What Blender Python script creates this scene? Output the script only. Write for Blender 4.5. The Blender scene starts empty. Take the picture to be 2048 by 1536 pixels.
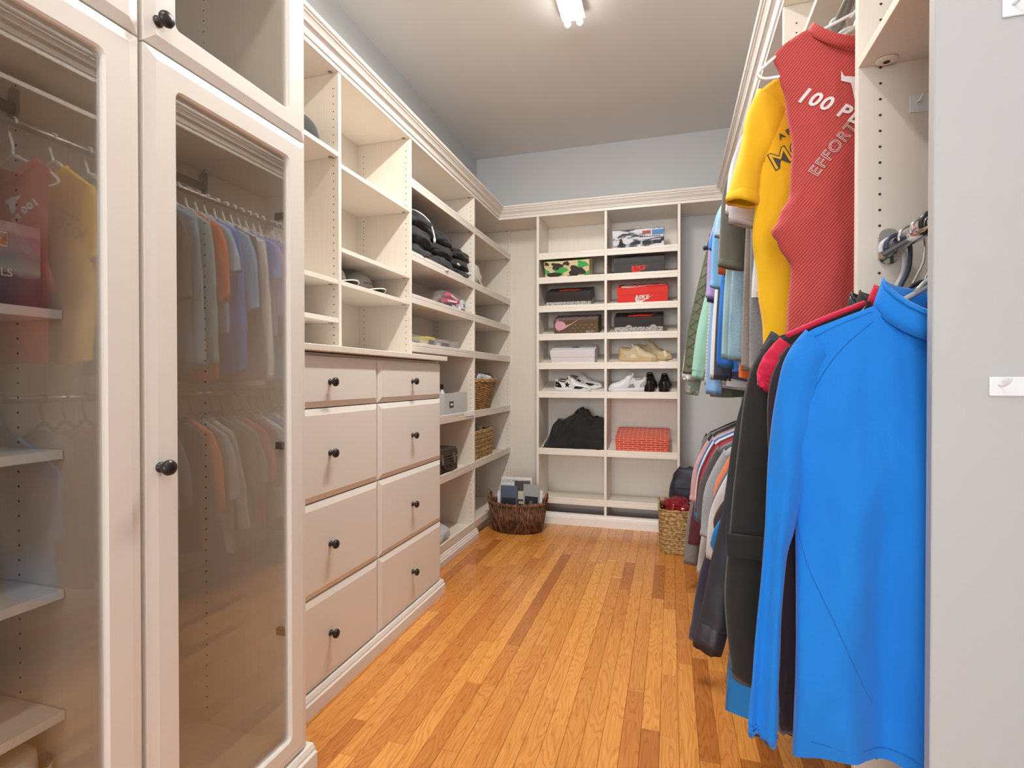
import bpy, bmesh, math, random
from math import sin, cos, pi, radians, sqrt, exp
from mathutils import Vector, Matrix, noise
from mathutils.bvhtree import BVHTree
random.seed(7)
S = bpy.context.scene
C = S.collection

# ------------------------------------------------------------------ camera, world, lights, exposure
cam = bpy.data.cameras.new('camera'); cam.sensor_width = 36; cam.lens = 1057 / 2048 * 36
cam.clip_start = 0.02
co = bpy.data.objects.new('camera', cam); C.objects.link(co)
co.location = (0, 0, 1.12); co.rotation_euler = (radians(90 - 0.5), 0, radians(16.7))
S.camera = co
W = bpy.data.worlds.new('world'); S.world = W; W.use_nodes = True
W.node_tree.nodes['Background'].inputs[0].default_value = (0.93, 0.97, 1.0, 1)
W.node_tree.nodes['Background'].inputs[1].default_value = 0.55
S.view_settings.view_transform = 'Standard'; S.view_settings.look = 'None'
S.view_settings.exposure = 0.64; S.view_settings.gamma = 1.0; S.view_settings.use_curve_mapping = False
TUBE = 7.0          # emission of the tubes of the fixture in view
TUBE2 = 30.0         # emission of the tubes of the fixture near the entrance
def area(name, loc, size, sizey, power, color, rot=(0, 0, 0)):
    l = bpy.data.lights.new(name, 'AREA'); l.shape = 'RECTANGLE'; l.size = size; l.size_y = sizey
    l.energy = power; l.color = color
    o = bpy.data.objects.new(name, l); C.objects.link(o); o.location = loc; o.rotation_euler = rot
    return o
# added frontal fill for the depth, standing in for ambient light behind the camera
area('rear_fill_light', (-0.45, -7.0, 1.7), 4.0, 2.8, 185, (0.96, 0.98, 1.0), (radians(89), 0, 0))

# ------------------------------------------------------------------ materials
MATS = {}
def nodes(name):
    m = bpy.data.materials.new(name); m.use_nodes = True
    nt = m.node_tree; b = nt.nodes['Principled BSDF']
    return m, nt, b
def L(nt, a, b): nt.links.new(a, b)
def N(nt, t, **kw):
    n = nt.nodes.new(t)
    for k, v in kw.items():
        if k in n.inputs: n.inputs[k].default_value = v
        else: setattr(n, k, v)
    return n
def ramp(nt, fac, stops):
    r = nt.nodes.new('ShaderNodeValToRGB'); L(nt, fac, r.inputs[0])
    e = r.color_ramp.elements
    while len(e) < len(stops): e.new(0.5)
    for i, (p, c) in enumerate(stops):
        e[i].position = p; e[i].color = (c[0], c[1], c[2], 1)
    return r
def col4(c): return (c[0], c[1], c[2], 1)
def plain(name, c, rough=.5, metal=0, spec=.5, bump=0, bscale=200, var=0.0, coat=0):
    if name in MATS: return MATS[name]
    m, nt, b = nodes(name)
    b.inputs['Base Color'].default_value = col4(c); b.inputs['Roughness'].default_value = rough
    b.inputs['Metallic'].default_value = metal; b.inputs['Specular IOR Level'].default_value = spec
    b.inputs['Coat Weight'].default_value = coat
    tc = N(nt, 'ShaderNodeTexCoord')
    if var > 0:
        nz = N(nt, 'ShaderNodeTexNoise', Scale=bscale * .5, Detail=3.0); L(nt, tc.outputs['Object'], nz.inputs['Vector'])
        r = ramp(nt, nz.outputs[0], [(.3, [x * (1 - var) for x in c]), (.7, [min(1, x * (1 + var)) for x in c])])
        L(nt, r.outputs[0], b.inputs['Base Color'])
    if bump > 0:
        nz = N(nt, 'ShaderNodeTexNoise', Scale=bscale, Detail=2.0); L(nt, tc.outputs['Object'], nz.inputs['Vector'])
        bp = N(nt, 'ShaderNodeBump', Strength=bump, Distance=.002); L(nt, nz.outputs[0], bp.inputs['Height']); L(nt, bp.outputs[0], b.inputs['Normal'])
    MATS[name] = m
    return m
def grained(name, c, rough=.42, amt=.022, axis=2):
    """melamine with a faint grain running along one axis"""
    m, nt, b = nodes(name)
    tc = N(nt, 'ShaderNodeTexCoord'); mp = N(nt, 'ShaderNodeMapping')
    sc = [160, 160, 160]; sc[axis] = 6; mp.inputs['Scale'].default_value = sc
    L(nt, tc.outputs['Object'], mp.inputs[0])
    nz = N(nt, 'ShaderNodeTexNoise', Scale=1.0, Detail=3.0); L(nt, mp.outputs[0], nz.inputs['Vector'])
    r = ramp(nt, nz.outputs[0], [(.3, [x * (1 - amt) for x in c]), (.7, [min(1, x * (1 + amt)) for x in c])])
    L(nt, r.outputs[0], b.inputs['Base Color']); b.inputs['Roughness'].default_value = rough
    bp = N(nt, 'ShaderNodeBump', Strength=.08, Distance=.001); L(nt, nz.outputs[0], bp.inputs['Height']); L(nt, bp.outputs[0], b.inputs['Normal'])
    MATS[name] = m
    return m
CREAM = (.84, .775, .695)
mel = grained('cream_melamine', CREAM)
door_m = plain('cream_thermofoil', (.85, .805, .755), .36, bump=.03, bscale=300)
panel_m = plain('melamine_panel_cool_lit', (.50, .51, .51), .5, bump=.02, bscale=300)  # cream panel greyed: cool light and lower brightness put into the colour
lip_m = grained('cream_melamine_lip', CREAM, axis=1, amt=.05)
lipx_m = grained('cream_melamine_lip_back', CREAM, axis=0, amt=.05)
wall_m = plain('wall_paint', (.63, .64, .65), .7, bump=.05, bscale=90)
ceil_m = plain('ceiling_paint', (.80, .78, .76), .8, bump=.04, bscale=90)
dark_m = plain('dark_hole', (.06, .035, .02), .9)
knob_m = plain('dark_bronze', (.045, .04, .038), .32, .6)
nickel = plain('brushed_nickel', (.36, .33, .29), .35, .9)
chrome = plain('chrome', (.75, .75, .76), .12, 1)
whitep = plain('white_plastic', (.84, .87, .91), .3)
whiteshelf = grained('white_melamine', (.80, .82, .82), amt=.02)
greyp = plain('grey_plastic', (.33, .35, .37), .35)
blackp = plain('black_plastic', (.02, .02, .022), .3)
navyp = plain('navy_plastic', (.05, .06, .12), .3)

def glass_mat():
    m, nt, b = nodes('cabinet_glass'); nt.nodes.remove(b)
    out = nt.nodes['Material Output']
    t = N(nt, 'ShaderNodeBsdfTransparent'); t.inputs[0].default_value = (.985, .975, .96, 1)
    g = N(nt, 'ShaderNodeBsdfGlossy', Roughness=0.0); g.inputs[0].default_value = (1, 1, 1, 1)
    # same reflectance on both faces of the pane
    f = N(nt, 'ShaderNodeFresnel', IOR=1.75); ge = N(nt, 'ShaderNodeNewGeometry'); io = N(nt, 'ShaderNodeMix', data_type='FLOAT')
    L(nt, ge.outputs['Backfacing'], io.inputs[0]); io.inputs[2].default_value = 1.75; io.inputs[3].default_value = 1 / 1.75; L(nt, io.outputs[0], f.inputs['IOR'])
    mx = N(nt, 'ShaderNodeMixShader'); L(nt, f.outputs[0], mx.inputs[0]); L(nt, t.outputs[0], mx.inputs[1]); L(nt, g.outputs[0], mx.inputs[2])
    L(nt, mx.outputs[0], out.inputs[0]); return m
glass_m = glass_mat()
def clear_mat(name, tint, ior=1.45, haze=.12):
    m, nt, b = nodes(name); out = nt.nodes['Material Output']
    b.inputs['Base Color'].default_value = col4(tint); b.inputs['Roughness'].default_value = .35
    t = N(nt, 'ShaderNodeBsdfTransparent'); t.inputs[0].default_value = col4([min(1, .4 + x * .6) for x in tint])
    mx = N(nt, 'ShaderNodeMixShader'); mx.inputs[0].default_value = haze
    L(nt, t.outputs[0], mx.inputs[1]); L(nt, b.outputs[0], mx.inputs[2]); L(nt, mx.outputs[0], out.inputs[0]); return m
clear_m = clear_mat('clear_plastic', (.9, .9, .9), haze=.12)
frost_m = clear_mat('frosted_plastic', (.82, .85, .87), haze=.6)

def oak():
    m, nt, b = nodes('oak_planks')
    tc = N(nt, 'ShaderNodeTexCoord'); oi = N(nt, 'ShaderNodeObjectInfo')
    geo = N(nt, 'ShaderNodeNewGeometry')
    mul = N(nt, 'ShaderNodeVectorMath', operation='MULTIPLY'); mul.inputs[1].default_value = (13.7, 57.3, 31.1)
    rv = N(nt, 'ShaderNodeCombineXYZ'); 
    add0 = N(nt, 'ShaderNodeMath', operation='ADD'); L(nt, oi.outputs['Random'], add0.inputs[0]); L(nt, geo.outputs['Random Per Island'], add0.inputs[1])
    for i in range(3): L(nt, add0.outputs[0], rv.inputs[i])
    L(nt, rv.outputs[0], mul.inputs[0])
    add = N(nt, 'ShaderNodeVectorMath', operation='ADD'); L(nt, tc.outputs['Object'], add.inputs[0]); L(nt, mul.outputs[0], add.inputs[1])
    # cathedral figure: contour lines of a stretched noise field
    mp = N(nt, 'ShaderNodeMapping'); mp.inputs['Scale'].default_value = (15, 2.0, 1); L(nt, add.outputs[0], mp.inputs[0])
    n1 = N(nt, 'ShaderNodeTexNoise', Scale=1.0, Detail=2.0, Roughness=.45); L(nt, mp.outputs[0], n1.inputs['Vector'])
    m1 = N(nt, 'ShaderNodeMath', operation='MULTIPLY'); m1.inputs[1].default_value = 16.0; L(nt, n1.outputs[0], m1.inputs[0])
    fr = N(nt, 'ShaderNodeMath', operation='FRACT'); L(nt, m1.outputs[0], fr.inputs[0])
    ring = ramp(nt, fr.outputs[0], [(0, (.30,) * 3), (.12, (.62,) * 3), (.6, (.78,) * 3), (1, (.42,) * 3)])
    mp2 = N(nt, 'ShaderNodeMapping'); mp2.inputs['Scale'].default_value = (420, 9, 1); L(nt, add.outputs[0], mp2.inputs[0])
    n2 = N(nt, 'ShaderNodeTexNoise', Scale=1.0, Detail=3.0); L(nt, mp2.outputs[0], n2.inputs['Vector'])
    mixf = N(nt, 'ShaderNodeMath', operation='MULTIPLY_ADD'); L(nt, n2.outputs[0], mixf.inputs[0]); mixf.inputs[1].default_value = .5
    rr = N(nt, 'ShaderNodeMath', operation='MULTIPLY'); L(nt, ring.outputs[0], rr.inputs[0]); rr.inputs[1].default_value = .62
    L(nt, rr.outputs[0], mixf.inputs[2])
    cr = ramp(nt, mixf.outputs[0], [(.25, (.33, .105, .016)), (.55, (.60, .245, .052)), (.85, (.75, .36, .10))])
    # plank tint
    fr2 = N(nt, 'ShaderNodeMath', operation='FRACT'); mm = N(nt, 'ShaderNodeMath', operation='MULTIPLY'); mm.inputs[1].default_value = 7.31
    L(nt, add0.outputs[0], mm.inputs[0]); L(nt, mm.outputs[0], fr2.inputs[0])
    tint = ramp(nt, fr2.outputs[0], [(0, (.66, .48, .38)), (.25, (.95, .80, .70)), (.6, (1.08, 1.02, .90)), (1, (1.26, 1.26, 1.2))])
    mc = N(nt, 'ShaderNodeMix', data_type='RGBA', blend_type='MULTIPLY'); mc.inputs[0].default_value = 1
    L(nt, cr.outputs[0], mc.inputs[6]); L(nt, tint.outputs[0], mc.inputs[7]); L(nt, mc.outputs[2], b.inputs['Base Color'])
    b.inputs['Roughness'].default_value = .27; b.inputs['Coat Weight'].default_value = .25; b.inputs['Coat Roughness'].default_value = .22
    bp = N(nt, 'ShaderNodeBump', Strength=.12, Distance=.001); L(nt, n2.outputs[0], bp.inputs['Height']); L(nt, bp.outputs[0], b.inputs['Normal'])
    return m
oak_m = oak()

FAB = {}
def fabric(c, kind='plain', c2=None, rough=.85):
    key = (tuple(round(x, 3) for x in c), kind, c2)
    if key in FAB: return FAB[key]
    m, nt, b = nodes('fabric_' + kind)
    b.inputs['Roughness'].default_value = rough; b.inputs['Sheen Weight'].default_value = .15 if kind != 'nylon' else 0
    tc = N(nt, 'ShaderNodeTexCoord'); src = tc.outputs['Object']
    b.inputs['Base Color'].default_value = col4(c)
    if kind == 'stripe':       # fine diagonal pinstripes
        sp = N(nt, 'ShaderNodeSeparateXYZ'); L(nt, src, sp.inputs[0])
        a = N(nt, 'ShaderNodeMath', operation='MULTIPLY'); a.inputs[1].default_value = .64; L(nt, sp.outputs[2], a.inputs[0])
        bb = N(nt, 'ShaderNodeMath', operation='MULTIPLY'); bb.inputs[1].default_value = -.77; L(nt, sp.outputs[0], bb.inputs[0])
        s = N(nt, 'ShaderNodeMath', operation='ADD'); L(nt, a.outputs[0], s.inputs[0]); L(nt, bb.outputs[0], s.inputs[1])
        k = N(nt, 'ShaderNodeMath', operation='MULTIPLY'); k.inputs[1].default_value = 165; L(nt, s.outputs[0], k.inputs[0])
        f = N(nt, 'ShaderNodeMath', operation='FRACT'); L(nt, k.outputs[0], f.inputs[0])
        r = ramp(nt, f.outputs[0], [(0, c2), (.34, c2), (.42, c), (.92, c)]); r.color_ramp.elements[3].position = .93
        L(nt, r.outputs[0], b.inputs['Base Color'])
    elif kind == 'heather':
        nz = N(nt, 'ShaderNodeTexNoise', Scale=900.0, Detail=2.0); mp = N(nt, 'ShaderNodeMapping'); mp.inputs['Scale'].default_value = (1, 1, .45)
        L(nt, src, mp.inputs[0]); L(nt, mp.outputs[0], nz.inputs['Vector'])
        r = ramp(nt, nz.outputs[0], [(.36, [x * .70 for x in c]), (.64, [min(1, x * 1.25) for x in c])]); L(nt, r.outputs[0], b.inputs['Base Color'])
    elif kind == 'hstripe':
        w = N(nt, 'ShaderNodeTexWave', Scale=18.0, bands_direction='Z'); L(nt, src, w.inputs['Vector'])
        r = ramp(nt, w.outputs[0], [(.35, c), (.5, c2)]); L(nt, r.outputs[0], b.inputs['Base Color'])
    elif kind == 'print':
        v = N(nt, 'ShaderNodeTexVoronoi', Scale=28.0); L(nt, src, v.inputs['Vector'])
        r = ramp(nt, v.outputs['Distance'], [(.25, c2), (.33, c)]); L(nt, r.outputs[0], b.inputs['Base Color'])
    nz = N(nt, 'ShaderNodeTexNoise', Scale=900.0 if kind != 'nylon' else 60.0, Detail=1.0); L(nt, src, nz.inputs['Vector'])
    bp = N(nt, 'ShaderNodeBump', Strength=.18, Distance=.0012 if kind != 'nylon' else .004); L(nt, nz.outputs[0], bp.inputs['Height']); L(nt, bp.outputs[0], b.inputs['Normal'])
    FAB[key] = m
    return m

# ------------------------------------------------------------------ object helpers
WM = {}
def thing(name, label, cat, loc=(0, 0, 0), rot=(0, 0, 0), group=None):
    o = bpy.data.objects.new(name, None); C.objects.link(o); o.empty_display_size = .05
    o.location = loc; o.rotation_euler = rot; WM[o] = Matrix.Translation(loc) @ Vector_rot(rot)
    tag(o, label, cat, group); return o
def Vector_rot(r):
    from mathutils import Euler
    return Euler(r, 'XYZ').to_matrix().to_4x4()
def tag(o, label, cat, group=None):
    o['label'] = label; o['category'] = cat
    if group: o['group'] = group
    return o
def emit(name, bm, mat, parent=None, world=False, smooth=False, bevel=0, loc=None, solid=0, sub=0, auto=None):
    """link a bmesh as ONE mesh object; world=True: vertices are given in world space"""
    if world and parent is not None: bm.transform(WM[parent].inverted())
    if loc is not None: bm.transform(Matrix.Translation(-Vector(loc)))
    me = bpy.data.meshes.new(name)
    bmesh.ops.recalc_face_normals(bm, faces=bm.faces)
    bm.to_mesh(me); bm.free()
    for m in (mat if isinstance(mat, (list, tuple)) else [mat]): me.materials.append(m)
    if smooth: me.polygons.foreach_set('use_smooth', [True] * len(me.polygons))
    o = bpy.data.objects.new(name, me); C.objects.link(o)
    if loc is not None: o.location = loc
    WM[o] = Matrix.Translation(loc) if loc is not None else Matrix.Identity(4)
    if parent is not None:
        o.parent = parent; WM[o] = WM[parent] @ WM[o]
    if sub: md = o.modifiers.new('sub', 'SUBSURF'); md.levels = md.render_levels = sub
    if solid: md = o.modifiers.new('solid', 'SOLIDIFY'); md.thickness = solid; md.offset = 0
    if bevel: md = o.modifiers.new('bevel', 'BEVEL'); md.width = bevel; md.segments = 1; md.limit_method = 'ANGLE'
    if auto:
        for e in me.edges: pass
    return o
def struct(name, bm, mat, **kw):
    o = emit(name, bm, mat, **kw); o['kind'] = 'structure'; return o
def box(bm, x0, x1, y0, y1, z0, z1, M=None):
    vs = [bm.verts.new((x, y, z)) for x in (x0, x1) for y in (y0, y1) for z in (z0, z1)]
    for f in ((0, 1, 3, 2), (4, 6, 7, 5), (0, 4, 5, 1), (2, 3, 7, 6), (0, 2, 6, 4), (1, 5, 7, 3)): bm.faces.new([vs[i] for i in f])
    if M is not None:
        for v in vs: v.co = M @ v.co
    return vs
def B(*a, **k):
    bm = bmesh.new(); box(bm, *a, **k); return bm
def frame_axes(t):
    t = t.normalized(); up = Vector((0, 0, 1)) if abs(t.z) < .9 else Vector((1, 0, 0))
    a = t.cross(up).normalized(); return a, a.cross(t).normalized()
def tube(bm, pts, r, n=8, cap=True, closed=False):
    pts = [Vector(p) for p in pts]; rings = []; k = len(pts); a = None
    for i, p in enumerate(pts):
        if closed: t = pts[(i + 1) % k] - pts[i - 1]
        else: t = pts[min(i + 1, k - 1)] - pts[max(i - 1, 0)]
        t.normalize()
        if a is None: a, b = frame_axes(t)
        else:
            a = (a - t * a.dot(t))
            if a.length < 1e-5: a, b = frame_axes(t)
            a.normalize(); b = a.cross(t).normalized()
        rr = r[i] if isinstance(r, (list, tuple)) else r
        rings.append([bm.verts.new(p + a * (cos(2 * pi * j / n) * rr) + b * (sin(2 * pi * j / n) * rr)) for j in range(n)])
    m = k if closed else k - 1
    for i in range(m):
        A, Bb = rings[i], rings[(i + 1) % k]
        for j in range(n): bm.faces.new((A[j], A[(j + 1) % n], Bb[(j + 1) % n], Bb[j]))
    if cap and not closed:
        bm.faces.new(rings[0][::-1]); bm.faces.new(rings[-1])
def smooth_pts(pts, k=4):
    P = [Vector(p) for p in pts]; out = []
    for i in range(len(P) - 1):
        p0, p1, p2, p3 = P[max(i - 1, 0)], P[i], P[i + 1], P[min(i + 2, len(P) - 1)]
        for j in range(k):
            t = j / k
            out.append(.5 * ((2 * p1) + (p2 - p0) * t + (2 * p0 - 5 * p1 + 4 * p2 - p3) * t * t + (3 * p1 - p0 - 3 * p2 + p3) * t ** 3))
    out.append(P[-1]); return out
def lathe(bm, prof, n=20, M=None):
    """prof: list of (radius, height) revolved about local Z"""
    rings = []
    for r, z in prof:
        if r < 1e-6: rings.append([bm.verts.new((0, 0, z))])
        else: rings.append([bm.verts.new((r * cos(2 * pi * j / n), r * sin(2 * pi * j / n), z)) for j in range(n)])
    for A, Bb in zip(rings, rings[1:]):
        for j in range(n):
            a = [A[j % len(A)], A[(j + 1) % len(A)], Bb[(j + 1) % len(Bb)], Bb[j % len(Bb)]]
            u = []
            for v in a:
                if v not in u: u.append(v)
            if len(u) > 2:
                try: bm.faces.new(u)
                except ValueError: pass
    if M is not None:
        for R in rings:
            for v in R: v.co = M @ v.co
def rrect(hw, hh, r, k=5):
    """rounded rectangle outline, constant vertex count (4*(k+1))"""
    out = []
    for cx, cy, a0 in ((hw - r, hh - r, 0), (-hw + r, hh - r, 90), (-hw + r, -hh + r, 180), (hw - r, -hh + r, 270)):
        for j in range(k + 1):
            a = radians(a0 + 90 * j / k); out.append((cx + r * cos(a), cy + r * sin(a)))
    return out
def rings_mesh(bm, rings, close_first=False, close_last=False):
    R = [[bm.verts.new(p) for p in r] for r in rings]
    n = len(R[0])
    for A, Bb in zip(R, R[1:]):
        for j in range(n): bm.faces.new((A[j], A[(j + 1) % n], Bb[(j + 1) % n], Bb[j]))
    if close_first: bm.faces.new(R[0][::-1])
    if close_last: bm.faces.new(R[-1])
    return R
def text_bm(s, size, extrude=.0004, shear=0, offset=0, spacing=1.0, outline=0):
    cu = bpy.data.curves.new('t', 'FONT'); cu.body = s; cu.size = size; cu.extrude = extrude; cu.shear = shear; cu.offset = offset
    cu.space_character = spacing; cu.align_x = 'CENTER'; cu.align_y = 'CENTER'; cu.resolution_u = 3
    if outline: cu.fill_mode = 'NONE'; cu.bevel_depth = outline; cu.bevel_resolution = 0; cu.extrude = 0
    o = bpy.data.objects.new('t', cu); C.objects.link(o)
    dg = bpy.context.evaluated_depsgraph_get(); me = bpy.data.meshes.new_from_object(o.evaluated_get(dg))
    bm = bmesh.new(); bm.from_mesh(me)
    bpy.data.objects.remove(o); bpy.data.curves.remove(cu); bpy.data.meshes.remove(me)
    return bm
def poly_bm(pts, th=.0006):
    bm = bmesh.new(); a = [bm.verts.new((x, y, 0)) for x, y in pts]; b = [bm.verts.new((x, y, th)) for x, y in pts]
    bm.faces.new(a[::-1]); bm.faces.new(b); n = len(a)
    for i in range(n): bm.faces.new((a[i], a[(i + 1) % n], b[(i + 1) % n], b[i]))
    bmesh.ops.triangulate(bm, faces=bm.faces); return bm
SWOOSH = [(.55, .22), (.10, .02), (-.20, -.06), (-.30, -.055), (-.37, -.02), (-.385, .06), (-.34, .20), (-.42, .10), (-.47, -.01), (-.46, -.10), (-.40, -.17), (-.30, -.19), (-.16, -.155)]
STAR = [(cos(pi / 2 + i * pi / 5) * (1 if i % 2 == 0 else .42), sin(pi / 2 + i * pi / 5) * (1 if i % 2 == 0 else .42)) for i in range(10)]
# ================================================================== room shell
XW0, XW1, YB, YR, ZC = -1.64, .74, 4.38, -1.7, 3.05
struct('wall_left', B(XW0 - .1, XW0, YR, YB + .1, 0, ZC), wall_m)
struct('wall_right', B(XW1, XW1 + .1, YR, YB + .1, 0, ZC), wall_m)
struct('wall_back', B(XW0, XW1, YB, YB + .1, 0, ZC), wall_m)
struct('ceiling', B(XW0 - .1, XW1 + .1, YR, YB + .1, ZC, ZC + .1), ceil_m)
sub_m = plain('floor_gap', (.10, .045, .015), .9)
floor = struct('floor', B(XW0 - .1, XW1 + .1, YR, YB + .1, -.06, -.012), sub_m)
# oak strips, each plank its own object where it can be told apart, the rest joined
PW = .0575; rnd = random.Random(3); rest = bmesh.new(); nplank = 0; x = XW0
pm = {}
while x < XW1:
    y = YR - rnd.random() * .6
    while y < YB:
        ln = rnd.choice([.3, .36, .45, .52, .6, .68, .75, .85, .95, 1.1]); y1 = min(y + ln, YB)
        if y1 - y < .05: break
        hid = x < -1.16 and y1 < 2.5
        if y1 > .9 and not hid and nplank < 300 and x < .5:
            nplank += 1; key = round(y1 - y, 3)
            if key not in pm:
                bm = B(-PW / 2 + .0004, PW / 2 - .0004, -key / 2 + .0004, key / 2 - .0004, -.012, 0)
                q = emit('plank', bm, oak_m, floor, bevel=.0007); pm[key] = q.data
            else:
                q = bpy.data.objects.new('plank', pm[key]); C.objects.link(q); q.parent = floor
                md = q.modifiers.new('bevel', 'BEVEL'); md.width = .0007; md.segments = 1
            q.location = (x + PW / 2, (y + y1) / 2, rnd.uniform(-.0004, .0003))
        else: box(rest, x + .0004, x + PW - .0004, y + .0004, y1 - .0004, -.012, 0)
        y = y1
    x += PW
o = emit('plank_rows', rest, oak_m, floor); o['kind'] = 'stuff'

# ================================================================== cabinetry helpers
T = .019
ZT = 2.392
HOLES_Z = [.12 + .032 * i for i in range(71)]
def holes(parent, y, side, xs, z0=.12, z1=2.38, skip=()):
    """rows of shelf pin holes on the face y of a side panel"""
    bm = bmesh.new(); n = 8; r = .0028
    zs = [z for z in HOLES_Z if z0 <= z <= z1]
    for xx in xs:
        for z in zs:
            a = [bm.verts.new((xx + r * cos(2 * pi * j / n), y + side * .0004, z + r * sin(2 * pi * j / n))) for j in range(n)]
            bm.faces.new(a)
    o = emit('pin_holes', bm, dark_m, None, world=False)
    bm2 = o.data; o.data.transform(WM[parent].inverted()); o.parent = parent; o['kind'] = 'stuff'
def knob(parent, p, ax):
    """mushroom knob; p on the door face, ax unit axis outwards"""
    a = Vector(ax); q = a.to_track_quat('Z', 'Y').to_matrix().to_4x4()
    bm = bmesh.new(); lathe(bm, [(0, 0), (.011, 0), (.011, .002), (.0075, .004), (.006, .009), (.0075, .014), (.0145, .018), (.0162, .0225), (.0145, .028), (.009, .0315), (0, .0328)], 24, Matrix.Translation(p) @ q)
    emit('knob', bm, knob_m, parent, world=True, smooth=True)
def panel_front(bm, y0, y1, z0, z1, xf, bev=.022, dep=.009, th=.019, hole=None, hr=.012):
    """drawer front / door in the plane X=xf facing +X; hole=(y0,y1,z0,z1) opens it for glass"""
    cy, cz, hy, hz = (y0 + y1) / 2, (z0 + z1) / 2, (y1 - y0) / 2, (z1 - z0) / 2
    def R(hw, hh, r, x, c=(cy, cz)): return [(x, c[0] + a, c[1] + b) for a, b in rrect(hw, hh, r)]
    rg = [R(hy, hz, .0005, xf - th), R(hy, hz, .0005, xf - dep), R(hy - .0015, hz - .0015, .0006, xf - dep + .0015), R(hy - bev, hz - bev, .0008, xf)]
    if hole:
        c = ((hole[0] + hole[1]) / 2, (hole[2] + hole[3]) / 2); a, b = (hole[1] - hole[0]) / 2, (hole[3] - hole[2]) / 2
        rg += [R(a + .004, b + .004, hr + .004, xf, c), R(a, b, hr, xf - .004, c), R(a, b, hr, xf - th, c)]
        rings_mesh(bm, rg + [rg[0]])
    else: rings_mesh(bm, rg, True, True)
XF = -1.32
def lipshelf(parent, y0, y1, z, lip=True, xf=XF, th=T):
    """z: underside at the front; lip shelves have a .05 tall front fence"""
    if lip:
        s = emit('shelf', B(XW0 + .006, xf - .012, y0 + .001, y1 - .001, z + .008, z + .008 + T), mel, parent, world=True, bevel=.0008)
        l = bmesh.new()
        rings_mesh(l, [[(xf - .012, yy, z), (xf, yy, z), (xf, yy, z + .026), (xf - .0015, yy, z + .0285), (xf, yy, z + .031), (xf, yy, z + .048), (xf - .002, yy, z + .05), (xf - .012, yy, z + .05)] for yy in (y0 + .0005, y1 - .0005)], True, True)
        emit('shelf_lip', l, lip_m, s, world=False).data.transform(WM[s].inverted())
    else:
        emit('shelf', B(XW0 + .006, xf - .001, y0 + .001, y1 - .001, z, z + th), mel, parent, world=True, bevel=.0008)
def side(parent, y0, x0, x1, z0, z1, rows=None, faces=(-1, 1), hz=(.12, 2.38)):
    p = emit('side_panel', B(x0, x1, y0, y0 + T, z0, z1), mel, parent, world=True, bevel=.0008)
    if rows:
        for f in faces: holes(p, y0 if f < 0 else y0 + T, f, rows, *hz)
    return p

# ---- glass door cabinets (front plane of doors X=-.99)
XD = -.99; GX = XD - .02
def glass_cabinet(y0, y1, label, left_shelves):
    t = thing('glass_door_cabinet', label, 'cabinet', (XW0 + .3, (y0 + y1) / 2, 0))
    rows = (-1.047, -1.352, -1.60)
    side(t, y1 - T if not left_shelves else y1 - T, XW0 + .002, GX, .0, 2.40, rows, (-1,))
    if left_shelves: side(t, y0, XW0 + .002, GX, .0, 2.40, rows, (1,))
    emit('back_panel', B(XW0 + .002, XW0 + .008, y0 + T, y1 - T, .07, 2.40), mel, t, world=True)
    emit('floor_panel', B(XW0 + .008, GX - .001, y0 + (T if left_shelves else 0), y1 - T, .05, .07), mel, t, world=True)
    emit('top_panel', B(XW0 + .008, GX - .001, y0 + (T if left_shelves else 0), y1 - T, 2.38, 2.40), mel, t, world=True)
    emit('middle_shelf', B(XW0 + .008, GX - .001, y0 + (T if left_shelves else 0), y1 - T, 1.778, 1.797), mel, t, world=True)
    bm = bmesh.new(); pr = [(GX - .01, .0), (XD + .015, .0), (XD + .015, .045), (XD + .008, .05), (XD + .008, .056), (XD + .002, .068), (GX - .01, .068)]
    rings_mesh(bm, [[(a, yy, b) for a, b in pr] for yy in (y0, y1 + .004)], True, True); emit('toe_molding', bm, door_m, t, world=True)
    # rod with cup
    bm = bmesh.new(); tube(bm, [(-1.352, y0 + T, 1.70), (-1.352, y1 - T, 1.70)], .0125, 14); emit('hanging_rod', bm, nickel, t, world=True, smooth=True)
    bm = bmesh.new(); rings_mesh(bm, [[(-1.352 + a, y1 - T - .0005 - d, 1.712 + b) for a, b in rrect(.013, .033, .0125)] for d in (0, .007)], True, True)
    emit('rod_cup', bm, nickel, t, world=True)
    return t
def glass_door(t, y0, y1, z0, z1, knobpos, hinge_y, hinge_zs, catch=None):
    bm = bmesh.new(); hole = (y0 + .069, y1 - .070, z0 + .062, z1 - .066)
    panel_front(bm, y0, y1, z0, z1, XD, .022, .008, .019, hole)
    d = emit('door', bm, door_m, t, world=True)
    g = B(XD - .014, XD - .0105, hole[0] - .006, hole[1] + .006, hole[2] - .006, hole[3] + .006)
    q = emit('glass_pane', g, glass_m, None); q.data.transform(WM[d].inverted()); q.parent = d
    if knobpos: knob(d, Vector((XD, knobpos[0], knobpos[1])), (1, 0, 0))
    for z in hinge_zs:
        bm = bmesh.new(); s = -1
        box(bm, GX - .075, GX - .012, hinge_y - .014, hinge_y - .001, z - .010, z + .010)
        box(bm, GX - .030, GX - .014, hinge_y - .011, hinge_y - .001, z - .030, z + .030)
        box(bm, GX - .060, GX - .046, hinge_y - .018, hinge_y - .012, z - .006, z + .006)
        lathe(bm, [(0, 0), (.004, 0), (.004, .004), (0, .004)], 10, Matrix.Translation((GX - .024, hinge_y - .011, z + .02)) @ Matrix.Rotation(radians(90), 4, 'X'))
        emit('hinge', bm, nickel, t, world=True)
g1 = glass_cabinet(.8075, 1.288, 'tall glass-door cabinet beside the drawers, empty inside behind its pane', False)
glass_door(g1, .7935, 1.272, .072, 1.786, (.82, .972 - .03), 1.269, [.395, .93, 1.585])
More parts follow.
